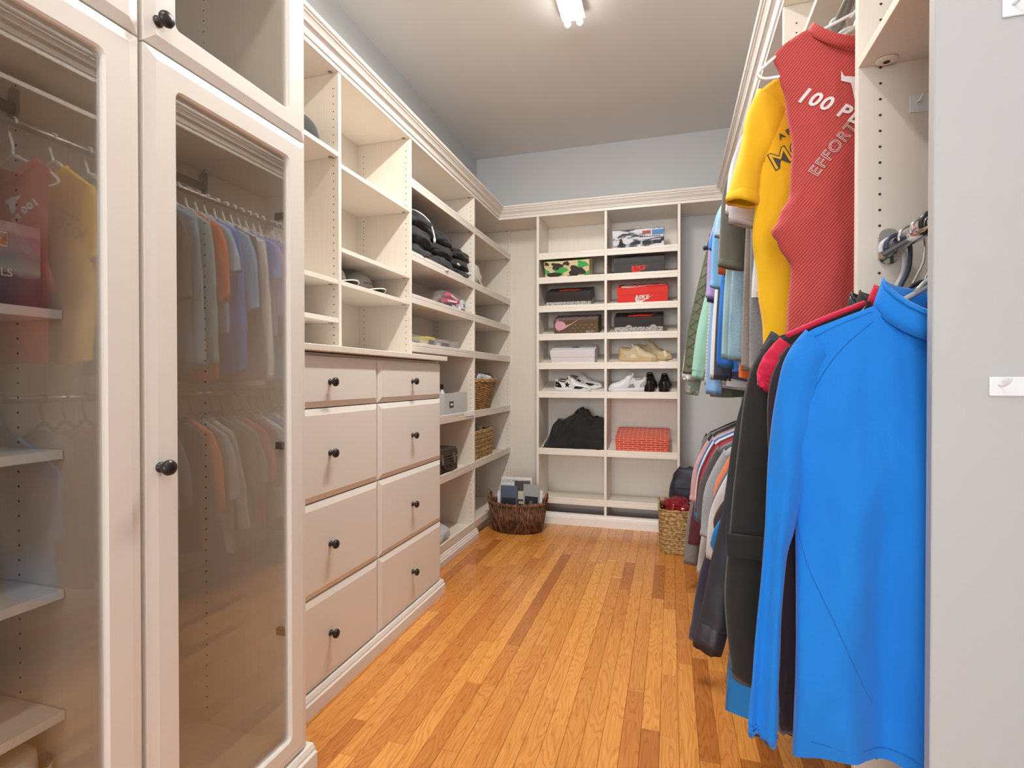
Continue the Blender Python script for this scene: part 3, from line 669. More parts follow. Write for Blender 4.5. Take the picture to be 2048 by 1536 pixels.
def sneaker(label, M, upper, sole, accent, lace, Ln=.29, side_mark=None, high=1.0, grp=None, toe=None, name='sneaker'):
    t = thing_m(name, label, 'shoe', M, grp)
    def hw(u):   # half width along u 0 heel..1 toe
        return .031 + .004 * sin(pi * min(1, u * 2)) + .014 * exp(-((u - .68) / .22) ** 2) - (.040 * max(0, u - .86) / .14) * ((u - .86) / .14 if u > .86 else 0) - .012 * max(0, .06 - u) / .06
    def top(u):
        pts = [(0, .075), (.05, .086), (.16, .076), (.30, .074), (.42, .098), (.50, .095), (.62, .070), (.75, .056), (.88, .050), (.96, .040), (1, .026)]
        for (a, p), (b_, q) in zip(pts, pts[1:]):
            if u <= b_: k = (u - a) / (b_ - a); k = k * k * (3 - 2 * k); return (p + (q - p) * k) * high
        return pts[-1][1]
    n = 26; bm = bmesh.new(); rg = []
    for i in range(n + 1):
        u = i / n; x = (u - .5) * Ln; w = max(.004, hw(u)); tp = top(u); z0 = .020; ring = []
        for j in range(13):
            a = pi * j / 12; cx = cos(a); sx = sin(a)
            ring.append((x, w * .94 * (abs(cx) ** .62) * (1 if cx > 0 else -1) * (1 - .25 * sx * (u < .5)), z0 + (tp - z0) * sx ** .7))
        rg.append(ring)
    R = [[bm.verts.new(p) for p in r] for r in rg]
    for A, Bb in zip(R, R[1:]):
        for j in range(12): bm.faces.new((A[j], A[j + 1], Bb[j + 1], Bb[j]))
    bm.faces.new(R[0]); bm.faces.new(R[-1][::-1])
    o = emit('upper', bm, upper, t, smooth=True)
    bm = bmesh.new(); ol = []
    for i in range(19): u = i / 18; ol.append(((u - .5) * Ln * 1.015, max(.006, hw(u) * 1.04 + .002), u))
    def outline(k, z, lift=0): return [(x, y * k, z + lift * max(0, u - .8) * .4) for x, y, u in ol] + [(x, -y * k, z + lift * max(0, u - .8) * .4) for x, y, u in ol[::-1]]
    rings_mesh(bm, [outline(.92, .001, .1), outline(1.0, .005, .1), outline(1.02, .014), outline(.99, .026), outline(.9, .028)], True, True); emit('sole', bm, sole, t, smooth=False)
    bm = bmesh.new(); lathe(bm, [(0, 0), (1, 0), (1.05, .12), (.95, .2)], 20, Matrix.Translation((-Ln * .27, 0, .068 * high)) @ Matrix.Rotation(radians(8), 4, 'Y') @ Matrix.Diagonal((.047, .024, .05, 1))); emit('collar', bm, accent, t, smooth=True)
    bm = bmesh.new(); rings_mesh(bm, [[(a - .004 - (z - .07) * .55, b_, z + a * .5) for a, b_ in rrect(.0055, w_, .0045)] for z, w_ in ((.07, .022), (.088 * high, .025), (.102 * high, .024), (.110 * high, .016))], True, True); emit('tongue', bm, upper, t, smooth=True)
    bm = bmesh.new()
    for k in range(6):
        u = .44 + k * .05; x = (u - .5) * Ln; z = top(u) + .001; w = .021 - k * .001
        tube(bm, [(x - .006, -w, z - .012), (x, -w * .5, z), (x + .004, w * .5, z), (x - .002, w, z - .012)], .0024, 6)
    tube(bm, smooth_pts([(-.02, 0, .1 * high), (-.035, .022, .112 * high), (-.01, .034, .09), (-.015, .012, .1 * high), (-.03, -.02, .113 * high), (0, -.034, .088), (-.018, 0, .1 * high)], 4), .0022, 6)
    if name == 'sneaker': emit('laces', bm, lace, t, smooth=True)
    else: bm.free()
    # patches lying on both flanks
    bv = BVHTree.FromPolygons([v.co.copy() for v in o.data.vertices], [tuple(p.vertices) for p in o.data.polygons])
    def patch(pts, mat, nm, sgn):
        bm = bmesh.new(); vs = [bm.verts.new((x, z, 0)) for x, z in pts]; f = bm.faces.new(vs); bmesh.ops.triangulate(bm, faces=[f]); bmesh.ops.subdivide_edges(bm, edges=bm.edges[:], cuts=2, use_grid_fill=True)
        for v in bm.verts:
            x, z = v.co.x, v.co.y; h = bv.ray_cast(Vector((x, sgn * .2, z)), Vector((0, -sgn, 0)))[0]
            v.co = Vector((x, (h.y if h else sgn * .03) + sgn * .0012, z))
        emit(nm, bm, mat, t)
    for sgn in (-1, 1):
        if side_mark: patch(side_mark[0], side_mark[1], side_mark[2], sgn)
        patch([(-.138, .026), (-.138, .072), (-.118, .078), (-.088, .050), (-.080, .026)], accent, 'heel_counter', sgn)
        patch([(.015, .026), (.035, .050), (.085, .046), (.125, .034), (.132, .026)], toe or accent, 'toe_guard', sgn)
    return t
def sm(p): return [(a, b) for a, b in p]
beige = plain('cream_suede', (.62, .52, .34), .7, bump=.2); beige2 = plain('cream_rubber', (.60, .44, .24), .5); lacec = plain('cream_lace', (.74, .68, .52), .8)
whl = plain('white_leather', (.78, .78, .80), .45); whs = plain('white_rubber', (.80, .80, .82), .5); gry = plain('grey_suede', (.28, .28, .30), .8); blk = plain('black_patent', (.012, .011, .011), .15); greyL = plain('grey_leather', (.45, .46, .48), .5)
G = 'sneakers on the slanted shelves'
def shoeM(x, z, y, yaw, scl=1): return shelfM(x, z, SL, y, radians(yaw)) @ Matrix.Diagonal((scl, scl, scl, 1))
cage = [(-.05, .030), (-.035, .062), (-.01, .058), (.01, .032)]
def sneak(label, x, z, y, yaw, *a, **k):
    M = shelfM(x, z, SL, y, radians(yaw)); return sneaker(label, M, *a, **k)
sneak('cream lace-up sneaker of the fifth row, the one farther forward', -.240, 1.2, .125, -16, beige, beige2, beige2, lacec, high=1.25, side_mark=(cage, lacec, 'cage_panel'), grp=G)
sneak('cream lace-up sneaker of the fifth row with a dangling tag, behind its mate', -.130, 1.2, .200, -20, beige, beige2, beige2, lacec, high=1.25, side_mark=(cage, lacec, 'cage_panel'), grp=G)
o = emit('shoe_tag', B(-.045, -.025, YF + .035, YF + .039, 1.285, 1.335), lacec, loc=(-.035, YF + .035, 1.30), bevel=.002); o.rotation_euler = (0, radians(-18), 0); tag(o, 'small cream tag tied to the cream sneaker', 'tag')
st = [(x * .027 - .035, z * .027 + .054) for x, z in STAR]
sneak('black and white low sneaker with a star on its side, in front', -.735, .978, .105, -10, whl, whs, blk, lacec, side_mark=(st, blk, 'star'), grp=G, high=1.05)
sneak('black and white low sneaker behind the one with the star', -.660, .978, .195, -12, whl, whs, blk, lacec, side_mark=(st, blk, 'star'), grp=G, high=1.05)
sneak('white lace-up sneaker with small dark tabs, toe towards the bay edge', -.312, .978, .110, 192, whl, whs, greyL, whl, high=1.28, side_mark=(cage, gry, 'lace_tab'), grp=G, toe=whl)
for i, (x, l) in enumerate(((-.148, 'black glossy shoe seen from the heel, beside the white sneaker'), (-.042, 'black glossy shoe seen from the heel, outermost on the shelf'))):
    sneak(l, x, .978, .15, 88, blk, blk, plain('dark_lining', (.03, .018, .014), .4), blackp, Ln=.27, high=1.3 - i * .1, grp=G, name='dress_shoe')
o = emit('trinket', B(-.445, -.425, YF + .016, YF + .03, 1.236, 1.253), redp, loc=(-.43, YF + .02, 1.24), bevel=.004); tag(o, 'tiny red trinket in the corner of the shelf beside the cream sneakers', 'trinket')

# ================================================================== soft goods
def lump(sx, sy, sz, seed=0, amp=.12, freq=3.0, e=.45, n=40, m=24, base=True, wr=0.0):
    """superellipsoid cushion with cloth-like creases, resting on z=0"""
    bm = bmesh.new(); R = []
    def sp(v, p): return (abs(v) ** p) * (1 if v >= 0 else -1)
    for i in range(m + 1):
        v = -pi / 2 + pi * i / m; ring = []
        for j in range(n):
            u = 2 * pi * j / n
            x, y, z = sx * sp(cos(v), e) * sp(cos(u), e), sy * sp(cos(v), e) * sp(sin(u), e), sz * sp(sin(v), .8)
            p = Vector((x * freq / sx * .35 + seed, y * freq / sy * .35, z * freq / sz * .35))
            k = 1 + amp * noise.noise(p) + amp * .5 * noise.noise(p * 2.3)
            if wr: k += wr * (1 - abs(noise.noise(Vector((x * 14 + seed, y * 14, z * 20)))) * 2.2)
            ring.append((x * k, y * k, sz + z * k if not base else max(0.001, sz + z * k)))
        R.append(ring)
    A = [[bm.verts.new(p) for p in r] for r in R]
    for P, Q in zip(A, A[1:]):
        for j in range(n): bm.faces.new((P[j], P[(j + 1) % n], Q[(j + 1) % n], Q[j]))
    bmesh.ops.remove_doubles(bm, verts=bm.verts, dist=1e-4); return bm
blackf = fabric((.018, .019, .022)); blackf2 = fabric((.028, .033, .042)); 
zs = 1.757 + .008 + T + .001
wcord = plain('white_cord', (.8, .78, .76), .7)
k = 0
PLC = ['front stack nearest the upright', 'middle stack', 'farthest stack']
for cidx, (yc, hy) in enumerate(((2.70, .145), (3.0, .140), (3.29, .145))):
    hs = [(.092, .090, .085), (.082, .08, .072), (.066, .064, .06)][cidx]; z = zs
    for lv, h in enumerate(hs):
        w = .150 - .004 * lv
        t = thing('folded_sweatshirt', 'black folded sweatshirt, %s layer of the %s' % (['bottom', 'middle', 'top'][lv], PLC[cidx]), 'sweatshirt', (-1.478 + .006 * lv, yc, z), (0, 0, 0), 'folded black sweatshirts')
        bm = lump(w, hy * (1.0 - .01 * lv), h / 2 * 1.12, seed=k * 3.1, amp=.14, e=.42, wr=.06, n=64, m=32); emit('folded_cloth', bm, (blackf2 if lv == 0 else blackf), t, smooth=True)
        bm = bmesh.new(); pts = [(w * .86, -hy * .85, h * .25), (w * .99, -hy * .3, h * .42), (w * 1.0, hy * .3, h * .40), (w * .86, hy * .85, h * .3)]
        tube(bm, smooth_pts(pts, 5), .012, 8); emit('cuff_fold', bm, blackf, t, smooth=True)
        z += h * .97; k += 1
t = thing('drawstring', 'white flat drawstring draped over the nearest black sweatshirts', 'drawstring', (-1.33, 2.7, 1.95))
bm = bmesh.new(); tube(bm, smooth_pts([(-1.40, 2.60, 2.052), (-1.355, 2.68, 2.056), (-1.322, 2.76, 2.02), (-1.312, 2.80, 1.96), (-1.312, 2.81, 1.925)], 6), .0052, 8); emit('cord', bm, wcord, t, world=True, smooth=True)
bm = bmesh.new(); tube(bm, [(-1.312, 2.81, 1.935), (-1.312, 2.812, 1.912)], .0075, 10); emit('cord_knot', bm, wcord, t, world=True, smooth=True)
for i, (y, z, l) in enumerate(((3.17, 1.865, 'middle'), (3.36, 1.84, 'far'), (2.98, 1.79, 'low'))):
    o = emit('cord_tip', (lambda b_: (tube(b_, [(-1.318, y, z), (-1.314, y + .03, z - .004)], .006, 8), b_)[1])(bmesh.new()), wcord, loc=(-1.316, y, z), smooth=True)
    tag(o, 'short white cord tip poking from the %s sweatshirt fold' % l, 'cord')
# black quilted jacket heap on the back shelf
t = thing_m('folded_jacket', 'black jacket in a loose heap on the low shelf of the shoe unit', 'jacket', shelfM(-.735, .535, radians(12), .015))
bm = bmesh.new(); nx, ny = 80, 44; V = {}
def hj(u):
    P = [(0, .02), (.05, .06), (.12, .15), (.22, .20), (.4, .235), (.56, .275), (.66, .300), (.72, .285), (.80, .235), (1, .225)]
    for (a, p), (b_, q) in zip(P, P[1:]):
        if u <= b_: return p + (q - p) * (u - a) / (b_ - a)
    return P[-1][1]
for i in range(nx + 1):
    for j in range(ny + 1):
        u, v = i / nx, j / ny; x = -.235 + u * .478; y = .0 + v * .29
        prof = min(1, (v / .42) ** .6) * (1 - .25 * max(0, v - .6) / .4)
        if v < .02: prof = 0.09
        z = hj(u) * prof
        cr = noise.noise(Vector((x * 9, y * 9 + x * 4, 3))); z *= 1 + .14 * cr + .05 * noise.noise(Vector((x * 26, y * 22, 8))); z -= .040 * max(0, 1 - abs(noise.noise(Vector((x * 7 + 5, y * 12 - x * 6, 1)))) * 6) * prof
        if x > .235: z = z
        V[i, j] = bm.verts.new((x, y - .012 * (v < .05) - .0 + .016 * noise.noise(Vector((x * 12, z * 12, 9))) + .012, max(.002, z)))
for i in range(nx):
    for j in range(ny): bm.faces.new((V[i, j], V[i + 1, j], V[i + 1, j + 1], V[i, j + 1]))
emit('jacket_body', bm, fabric((.009, .008, .007)), t, smooth=True)
bm = bmesh.new(); tube(bm, smooth_pts([(-.235, .008, .012), (-.1, .004, .016), (.05, .004, .014), (.23, .006, .016)], 6), .011, 8); emit('hem', bm, fabric((.009, .008, .007)), t, smooth=True)

def cap(label, M, crown, brimc, under, text=None, squash=1.0):
    t = thing_m('baseball_cap', label, 'cap', M, 'caps on the upper shelves')
    bm = bmesh.new(); R = []
    for i in range(11):
        v = pi / 2 * i / 10; R.append([(.098 * cos(v) ** .8 * cos(2 * pi * j / 28) * (1.06 if cos(2 * pi * j / 28) > 0 else 1), .085 * cos(v) ** .8 * sin(2 * pi * j / 28), .118 * squash * sin(v) ** .95 + .004 + .012 * max(0, cos(2 * pi * j / 28)) * cos(v)) for j in range(28)])
    rings_mesh(bm, R, False, True); o = emit('crown', bm, crown, t, smooth=True, solid=.002)
    bm = bmesh.new(); a = []; b_ = []
    for j in range(17):
        th = -radians(68) + radians(136) * j / 16; y = .082 * sin(th) / sin(radians(68)); inner = (.098 * 1.0 * sqrt(max(.05, 1 - (y / .09) ** 2)), y); k = cos(th * 1.3) if abs(th * 1.3) < pi / 2 else 0
        a.append(bm.verts.new((inner[0] - .004, y, .010 + .012 - .9 * y * y))); b_.append(bm.verts.new((inner[0] + .075 * max(.02, k) ** .55, y * 1.02, .016 - 2.6 * y * y + .004)))
    for j in range(16): bm.faces.new((a[j], a[j + 1], b_[j + 1], b_[j]))
    emit('brim', bm, under, t, smooth=True, solid=.004)
    bm = bmesh.new(); tube(bm, [v.co + Vector((.001, 0, 0)) for v in []] or [(.098 * sqrt(max(.05, 1 - ((.082 * sin(-radians(68) + radians(136) * j / 16) / sin(radians(68))) / .09) ** 2)) + .077 * max(.02, cos((-radians(68) + radians(136) * j / 16) * 1.3) if abs((-radians(68) + radians(136) * j / 16) * 1.3) < pi / 2 else 0) ** .55, .0836 * sin(-radians(68) + radians(136) * j / 16) / sin(radians(68)), .020 - 2.6 * (.082 * sin(-radians(68) + radians(136) * j / 16) / sin(radians(68))) ** 2) for j in range(17)], .0032, 6)
    emit('brim_edge', bm, brimc, t, smooth=True)
    bm = bmesh.new(); lathe(bm, [(0, .006), (.006, .004), (.008, 0)], 10, Matrix.Translation((0, 0, .121 * squash + .003))); emit('button', bm, crown, t)
    if text:
        bm = text_bm(text, .0185, extrude=.0002); bm.transform(Matrix.Translation((.115, .0, .05)) @ Matrix.Rotation(radians(90), 4, 'Z') @ RX90)
        bv = BVHTree.FromPolygons([v.co.copy() for v in o.data.vertices], [tuple(p.vertices) for p in o.data.polygons])
        for v in bm.verts:
            h = bv.ray_cast(Vector((.3, v.co.y, v.co.z)), Vector((-1, 0, 0)))[0]
            if h: v.co.x = h.x + .0022
        emit('lettering', bm, plain('navy_thread', (.02, .025, .04), .6), t)
greycap = fabric((.52, .50, .47), 'heather'); whitecap = plain('white_edge', (.8, .8, .78), .6); undb = plain('dark_underbrim', (.03, .03, .028), .7)
Z2 = 1.515 + T
cap('pale grey baseball cap with navy lettering, white-edged brim', Matrix.Translation((-1.497, 2.265, Z2 + .001)) @ Matrix.Rotation(radians(0), 4, 'Z'), greycap, whitecap, undb, 'certainteed', .85)
cap('white baseball cap half hidden by the shelf upright', Matrix.Translation((-1.50, 2.045, Z2 + .001)) @ Matrix.Rotation(radians(-3), 4, 'Z'), whitecap, whitecap, undb, None, .85)
cap('dark charcoal cap on the high shelf beside the glass cabinet', Matrix.Translation((-1.43, 1.76, 2.042 + T + .001)) @ Matrix.Rotation(radians(230), 4, 'Z'), fabric((.035, .038, .035)), undb, undb, None, .9)
cap('small grey cap glimpsed on the shelf right behind the glass cabinet edge', Matrix.Translation((-1.49, 1.52, 1.515 + T + .001)) @ Matrix.Rotation(radians(10), 4, 'Z'), fabric((.08, .09, .11)), undb, undb, None, .5)

# pink packets in a clear pouch
z = 1.529 + .008 + T + .001
mag = plain('magenta_card', (.70, .03, .20), .35); silver = plain('silver_foil', (.45, .42, .38), .3, .6)
def packet(label, x, y, zz, l, w, h, mat, rot, band=None):
    t = thing('packet', label, 'packet', (x, y, zz), rot, 'packets on the shelf')
    emit('carton', B(-w / 2, w / 2, -l / 2, l / 2, 0, h), mat, t, bevel=.0015)
    emit('label_band', B(w / 2 - .0002, w / 2 + .0008, -l * .36, l * .36, h * .25, h * .75), band or wp, t); return t
packet('upper magenta packet lying tilted on the packet pile', -1.375, 3.20, z + .082, .17, .05, .024, mag, (radians(-10), 0, 0))
packet('lower magenta packet, nearly level', -1.365, 3.14, z + .052, .18, .05, .022, mag, (radians(3), 0, radians(-4)))
packet('dark navy packet under the magenta ones', -1.375, 3.20, z + .024, .20, .06, .022, navyp, (0, 0, radians(5)))
packet('brown-grey foil packet leaning at the near end of the pile', -1.42, 2.97, z, .12, .05, .05, silver, (radians(18), 0, radians(20)), darkb)
packet('second foil packet leaning against the pile', -1.39, 3.03, z + .002, .10, .03, .075, silver, (radians(30), 0, 0), blackc)
packet('white printed packet at the far end of the pile', -1.375, 3.36, z, .06, .05, .10, whitec, (0, 0, radians(10)), blackc)
packet('short purple and white packet below the far end', -1.348, 3.30, z, .09, .03, .045, whitec, (0, 0, 0), plain('purple_print', (.16, .06, .22), .5))
o = emit('plastic_pouch', lump(.09, .225, .066, seed=4, amp=.1, e=.6, wr=.03), clear_m, loc=None, smooth=True); o.location = (-1.43, 3.20, z); tag(o, 'clear plastic pouch bulging around the packets', 'pouch')
# acrylic organiser with small cartons
z = 1.27 + .008 + T + .001
def open_tray(label, x0, x1, y0, y1, z, h, mat, name='storage_tray', th=.003, cat='container'):
    t = thing(name, label, cat, ((x0 + x1) / 2, (y0 + y1) / 2, z))
    emit('base', B(x0, x1, y0, y1, z, z + th), mat, t, world=True)
    for a in ((x0, x0 + th, y0, y1), (x1 - th, x1, y0, y1), (x0 + th, x1 - th, y0, y0 + th), (x0 + th, x1 - th, y1 - th, y1)): emit('wall_panel', B(*a, z + th, z + h), mat, t, world=True)
    return t
open_tray('long clear acrylic tray with yellow and pink cartons', -1.56, -1.345, 2.60, 3.25, z, .068, clear_m)
yel = plain('yellow_card', (.72, .58, .02), .4); pk = plain('dusty_pink_card', (.55, .36, .32), .5); gy = plain('grey_green_card', (.45, .47, .38), .5); pu = plain('lilac_card', (.42, .36, .52), .5)
for i, (y0, y1, m_, l, h) in enumerate(((2.615, 2.70, gy, 'grey-green carton in the acrylic tray', .05), (2.705, 2.80, yel, 'yellow carton, nearer of the two in the acrylic tray', .062), (2.805, 2.90, yel, 'brighter yellow carton in the middle of the tray', .072), (2.91, 2.98, pu, 'lilac and white carton in the acrylic tray', .06), (2.985, 3.12, pk, 'dusty pink carton in the acrylic tray', .066), (3.125, 3.235, gy, 'grey carton at the far end of the tray', .045))):
    t = thing('small_carton', l, 'box', (-1.4, (y0 + y1) / 2, z + .0035), (0, 0, 0), 'cartons in the acrylic tray')
    emit('carton', B(-1.46, -1.352, y0, y1, z + .0035, z + h), m_, t, world=True, bevel=.001); emit('label_band', B(-1.353, -1.3508, y0 + .01, y1 - .01, z + .018, z + h - .018), wp if i % 2 else blackc, t, world=True)
t = thing('pump_bottle', 'small white bottle standing by the upright next to the acrylic tray', 'bottle', (-1.48, 2.575, z)); 
bm = bmesh.new(); lathe(bm, [(0, 0), (.014, 0), (.015, .01), (.015, .07), (.006, .085), (.006, .1)], 16); emit('body', bm, frost_m, t, smooth=True); bm = bmesh.new(); lathe(bm, [(.008, .1), (.008, .12), (0, .122)], 12); emit('bottle_cap', bm, whitep, t)
# frosted bin
z = .85 + .008 + T + .001
bn = open_tray('frosted plastic bin with a small black label', -1.57, -1.345, 2.98, 3.405, z, .155, frost_m, 'storage_bin', .003)
emit('label', B(-1.345, -1.343, 3.10, 3.165, z + .062, z + .10), blackc, bn, world=True); emit('label_print', B(-1.3432, -1.3424, 3.112, 3.153, z + .074, z + .088), wp, bn, world=True)
def bottle(label, x, y, z, r, h, mat, capm, fill=None):
    t = thing('bottle', label, 'bottle', (x, y, z), (0, 0, 0), 'bottles on the low shelf')
    bm = bmesh.new(); lathe(bm, [(0, 0), (r, 0), (r * 1.03, .01), (r * 1.03, h * .7), (r * .45, h * .82), (r * .45, h * .86)], 18); emit('body', bm, mat, t, smooth=True)
    bm = bmesh.new(); lathe(bm, [(r * .55, h * .85), (r * .55, h), (0, h)], 14); emit('bottle_cap', bm, capm, t)
bottle('white bottle with a black cap rising above the frosted bin', -1.43, 3.17, z + .004, .020, .205, whitep, blackp)
bottle('clear bottle with a red label inside the frosted bin', -1.40, 3.32, z + .004, .03, .13, plain('rosy_plastic', (.6, .35, .30), .3), whitep)
bottle('pale blue bottle inside the near end of the frosted bin', -1.40, 3.03, z + .004, .026, .12, plain('pale_blue_plastic', (.40, .52, .60), .3), whitep)
# hook strips
def hookstrip(label, M, l=.10, h=.027, n=3, glyph=None):
    t = thing_m('adhesive_hook_strip', label, 'hook strip', M)
    bm = bmesh.new(); rings_mesh(bm, [[(a, y, b_) for a, b_ in rrect(l / 2, h / 2, .0015)] for y in (0, -.003)], True, True); emit('strip', bm, whitep, t, bevel=.0008)
    for i in range(n):
        x = -l / 2 + l * (.12 + .76 * i / (n - 1)); zz = .006 if i % 2 == 0 else -.006
        bm = bmesh.new(); tube(bm, smooth_pts([(x, -.003, zz - .003), (x + .001, -.010, zz - .004), (x + .003, -.016, zz - .001), (x + .004, -.020, zz + .005)], 4), .0022, 8); emit('hook', bm, whitep, t, smooth=True)
hookstrip('white adhesive strip with slanted pegs on the nearest panel, at waist height', Matrix.Translation((.483, .9148, 1.110)))
hookstrip('white adhesive strip with pegs high on the nearest panel', Matrix.Translation((.495, .9148, 1.641)))
hookstrip('white adhesive strip with pegs on the panel under the short closet shelf', Matrix.Translation((.506, 1.2456, 1.669)), h=.034)
hookstrip('white toothed hook strip stuck across the shelf lip by the frosted bin', Matrix.Translation((XF + .0005, 3.38, .882)) @ Matrix.Rotation(radians(90), 4, 'Z'), l=.17, h=.026, n=6)
# case
z = .49 + .008 + T + .001
lea = plain('dark_leather', (.045, .030, .022), .32, bump=.3, bscale=120)
t = thing_m('hard_case', 'dark brown case with metal clasps and a handle', 'case', Matrix.Translation((-1.44, 3.09, z)) @ Matrix.Rotation(radians(-8), 4, 'Z'))
emit('body', B(-.09, .09, -.13, .13, 0, .105), lea, t, bevel=.006); emit('lid', B(-.092, .092, -.132, .132, .108, .165), lea, t, bevel=.008)
for yy in (-.07, .07):
    bm = bmesh.new(); box(bm, .09, .096, yy - .015, yy + .015, .085, .13); box(bm, .095, .104, yy - .009, yy + .009, .07, .112); lathe(bm, [(0, 0), (.008, 0), (.008, .005), (0, .006)], 12, Matrix.Translation((.096, yy, .125)) @ Matrix.Rotation(radians(90), 4, 'Y')); emit('clasp', bm, nickel, t)
bm = bmesh.new(); tube(bm, smooth_pts([(.093, -.045, .055), (.112, -.042, .045), (.117, 0, .035), (.112, .042, .045), (.093, .045, .055)], 5), .006, 8); emit('handle', bm, lea, t, smooth=True)
for yy in (-.12, .12):
    for zz in (.01, .155): emit('corner_cap', B(.083, .0945, yy - .012, yy + .012, zz - .008, zz + .008), nickel, t, bevel=.003)
bm = bmesh.new(); tube(bm, [(.092, -.13, .1065), (.092, .13, .1065)], .003, 6); emit('metal_trim', bm, nickel, t)
z = .07 + .008 + T + .001
o = emit('plastic_bag', lump(.12, .15, .05, seed=9, amp=.2, e=.7, wr=.06), frost_m, smooth=True); o.location = (-1.46, 3.02, z); tag(o, 'crumpled translucent plastic bag on the bottom shelf beside the drawers', 'bag')
canv = fabric((.62, .57, .48))
t = thing('canvas_bag', 'off-white canvas tote slumped on the corner shelf', 'bag', (-1.47, 3.63, 1.757 + .008 + T + .001)); emit('bag_body', lump(.13, .115, .10, seed=2, amp=.22, e=.75, wr=.04), canv, t, smooth=True)
bm = bmesh.new(); tube(bm, smooth_pts([(.08, -.06, .12), (.13, -.03, .07), (.14, .02, .03), (.125, .07, .02), (.10, .09, .06)], 5), .008, 8); emit('strap', bm, canv, t, smooth=True)
t = thing('jar', 'tiny white jar on the corner shelf beside the upright', 'jar', (-1.345, 3.535, 1.529 + .008 + T + .001)); bm = bmesh.new(); lathe(bm, [(0, 0), (.012, 0), (.012, .04), (0, .04)], 14); emit('jar_body', bm, whitep, t); bm = bmesh.new(); lathe(bm, [(0, .041), (.013, .041), (.013, .05), (0, .05)], 14); emit('lid', bm, greyp, t)
o = emit('gold_ring', (lambda b_: (tube(b_, [(XW0 + .012, 2.05 + .022 * cos(k * pi / 10), 1.43 + .03 * sin(k * pi / 10)) for k in range(20)], .005, 8, closed=True), b_)[1])(bmesh.new()), plain('brass', (.45, .28, .07), .3, .9), loc=(XW0 + .012, 2.05, 1.43), smooth=True); tag(o, 'small brass ring on the back panel above the counter', 'ring')

# ================================================================== baskets
wick = plain('wicker', (.36, .20, .075), .6, var=.5, bscale=90); wick2 = plain('wicker_pale', (.46, .30, .13), .6, var=.4, bscale=90)
def ell(a, b_, th, p=1.0): 
    c, s = cos(th), sin(th); return a * (abs(c) ** p) * (1 if c >= 0 else -1), b_ * (abs(s) ** p) * (1 if s >= 0 else -1)
def willow(label, loc, a0, b0, a1, b1, h):
    t = thing('laundry_basket', label, 'basket', loc); ns = 30; bm = bmesh.new()
    for r in range(24):
        z = .012 + (h - .03) * r / 23; k = z / h; a, b_ = a0 + (a1 - a0) * k, b0 + (b1 - b0) * k
        tube(bm, [(lambda q: (q[0] * (1 + .03 * sin(ns / 2 * th + pi * r)), q[1] * (1 + .03 * sin(ns / 2 * th + pi * r)), z))(ell(a, b_, th)) for th in [2 * pi * j / (ns * 2) for j in range(ns * 2)]], .0052, 5, closed=True)
    emit('woven_wall', bm, wick, t, smooth=True)['kind'] = 'stuff'
    bm = bmesh.new()
    for j in range(ns):
        th = 2 * pi * (j + .5) / ns; p, q = ell(a0, b0, th), ell(a1, b1, th); tube(bm, [(p[0], p[1], 0), (q[0], q[1], h)], .0045, 5)
    emit('stakes', bm, wick2, t, smooth=True)['kind'] = 'stuff'
    bm = bmesh.new()
    for s in range(3):
        tube(bm, [(lambda q: (q[0] * (1.01 + .02 * sin(9 * th + s * 2.1)), q[1] * (1.01 + .02 * sin(9 * th + s * 2.1)), h + .009 * cos(9 * th + s * 2.1)))(ell(a1, b1, th)) for th in [2 * pi * j / 90 for j in range(90)]], .0085, 6, closed=True)
    emit('braided_rim', bm, wick2, t, smooth=True)
    bm = bmesh.new(); lathe(bm, [(0, .004), (1, .004), (1, .010), (0, .010)], 30, Matrix.Diagonal((a0, b0, 1, 1))); emit('base', bm, wick, t)
    bm = bmesh.new(); lathe(bm, [(.93, .01), (.955, 1)], 30, Matrix.Identity(4)); 
    for v in bm.verts:
        k = v.co.z; a, b_ = a0 + (a1 - a0) * k, b0 + (b1 - b0) * k; v.co = Vector((v.co.x * a, v.co.y * b_, k * (h - .02)))
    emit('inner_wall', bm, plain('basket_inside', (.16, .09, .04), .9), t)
    return t
zb = .85 + .008 + T + .001
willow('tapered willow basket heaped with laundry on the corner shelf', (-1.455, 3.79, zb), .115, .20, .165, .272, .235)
lc = [((.02, .02, .025), 'black'), ((.55, .58, .62), 'white-grey'), ((.50, .06, .08), 'red'), ((.72, .72, .74), 'white'), ((.10, .02, .02), 'dark red'), ((.05, .06, .10), 'navy')]
for i, (x, y, s, c) in enumerate(((.03, -.14, .075, 0), (.04, -.03, .07, 1), (.02, .05, .07, 2), (.06, .09, .06, 3), (.05, .17, .06, 4), (-.07, .0, .09, 0), (-.05, -.15, .07, 5))):
    o = emit('laundry_item', lump(s, s * 1.25, .055, seed=i * 5, amp=.3, e=.8, wr=.08, n=24, m=14), fabric(lc[c][0]), smooth=True); o.location = (-1.455 + x, 3.79 + y, zb + .165 + .01 * (i % 3))
    tag(o, '%s crumpled garment in the willow basket, %s' % (lc[c][1], ['near end', 'middle front', 'centre', 'middle, on top', 'far end', 'at the back', 'back near end'][i]), 'clothing', 'laundry in the willow basket')
sg = plain('seagrass', (.42, .27, .11), .7, var=.55, bscale=110); sgd = plain('seagrass_dark', (.25, .15, .06), .75, var=.5, bscale=110)
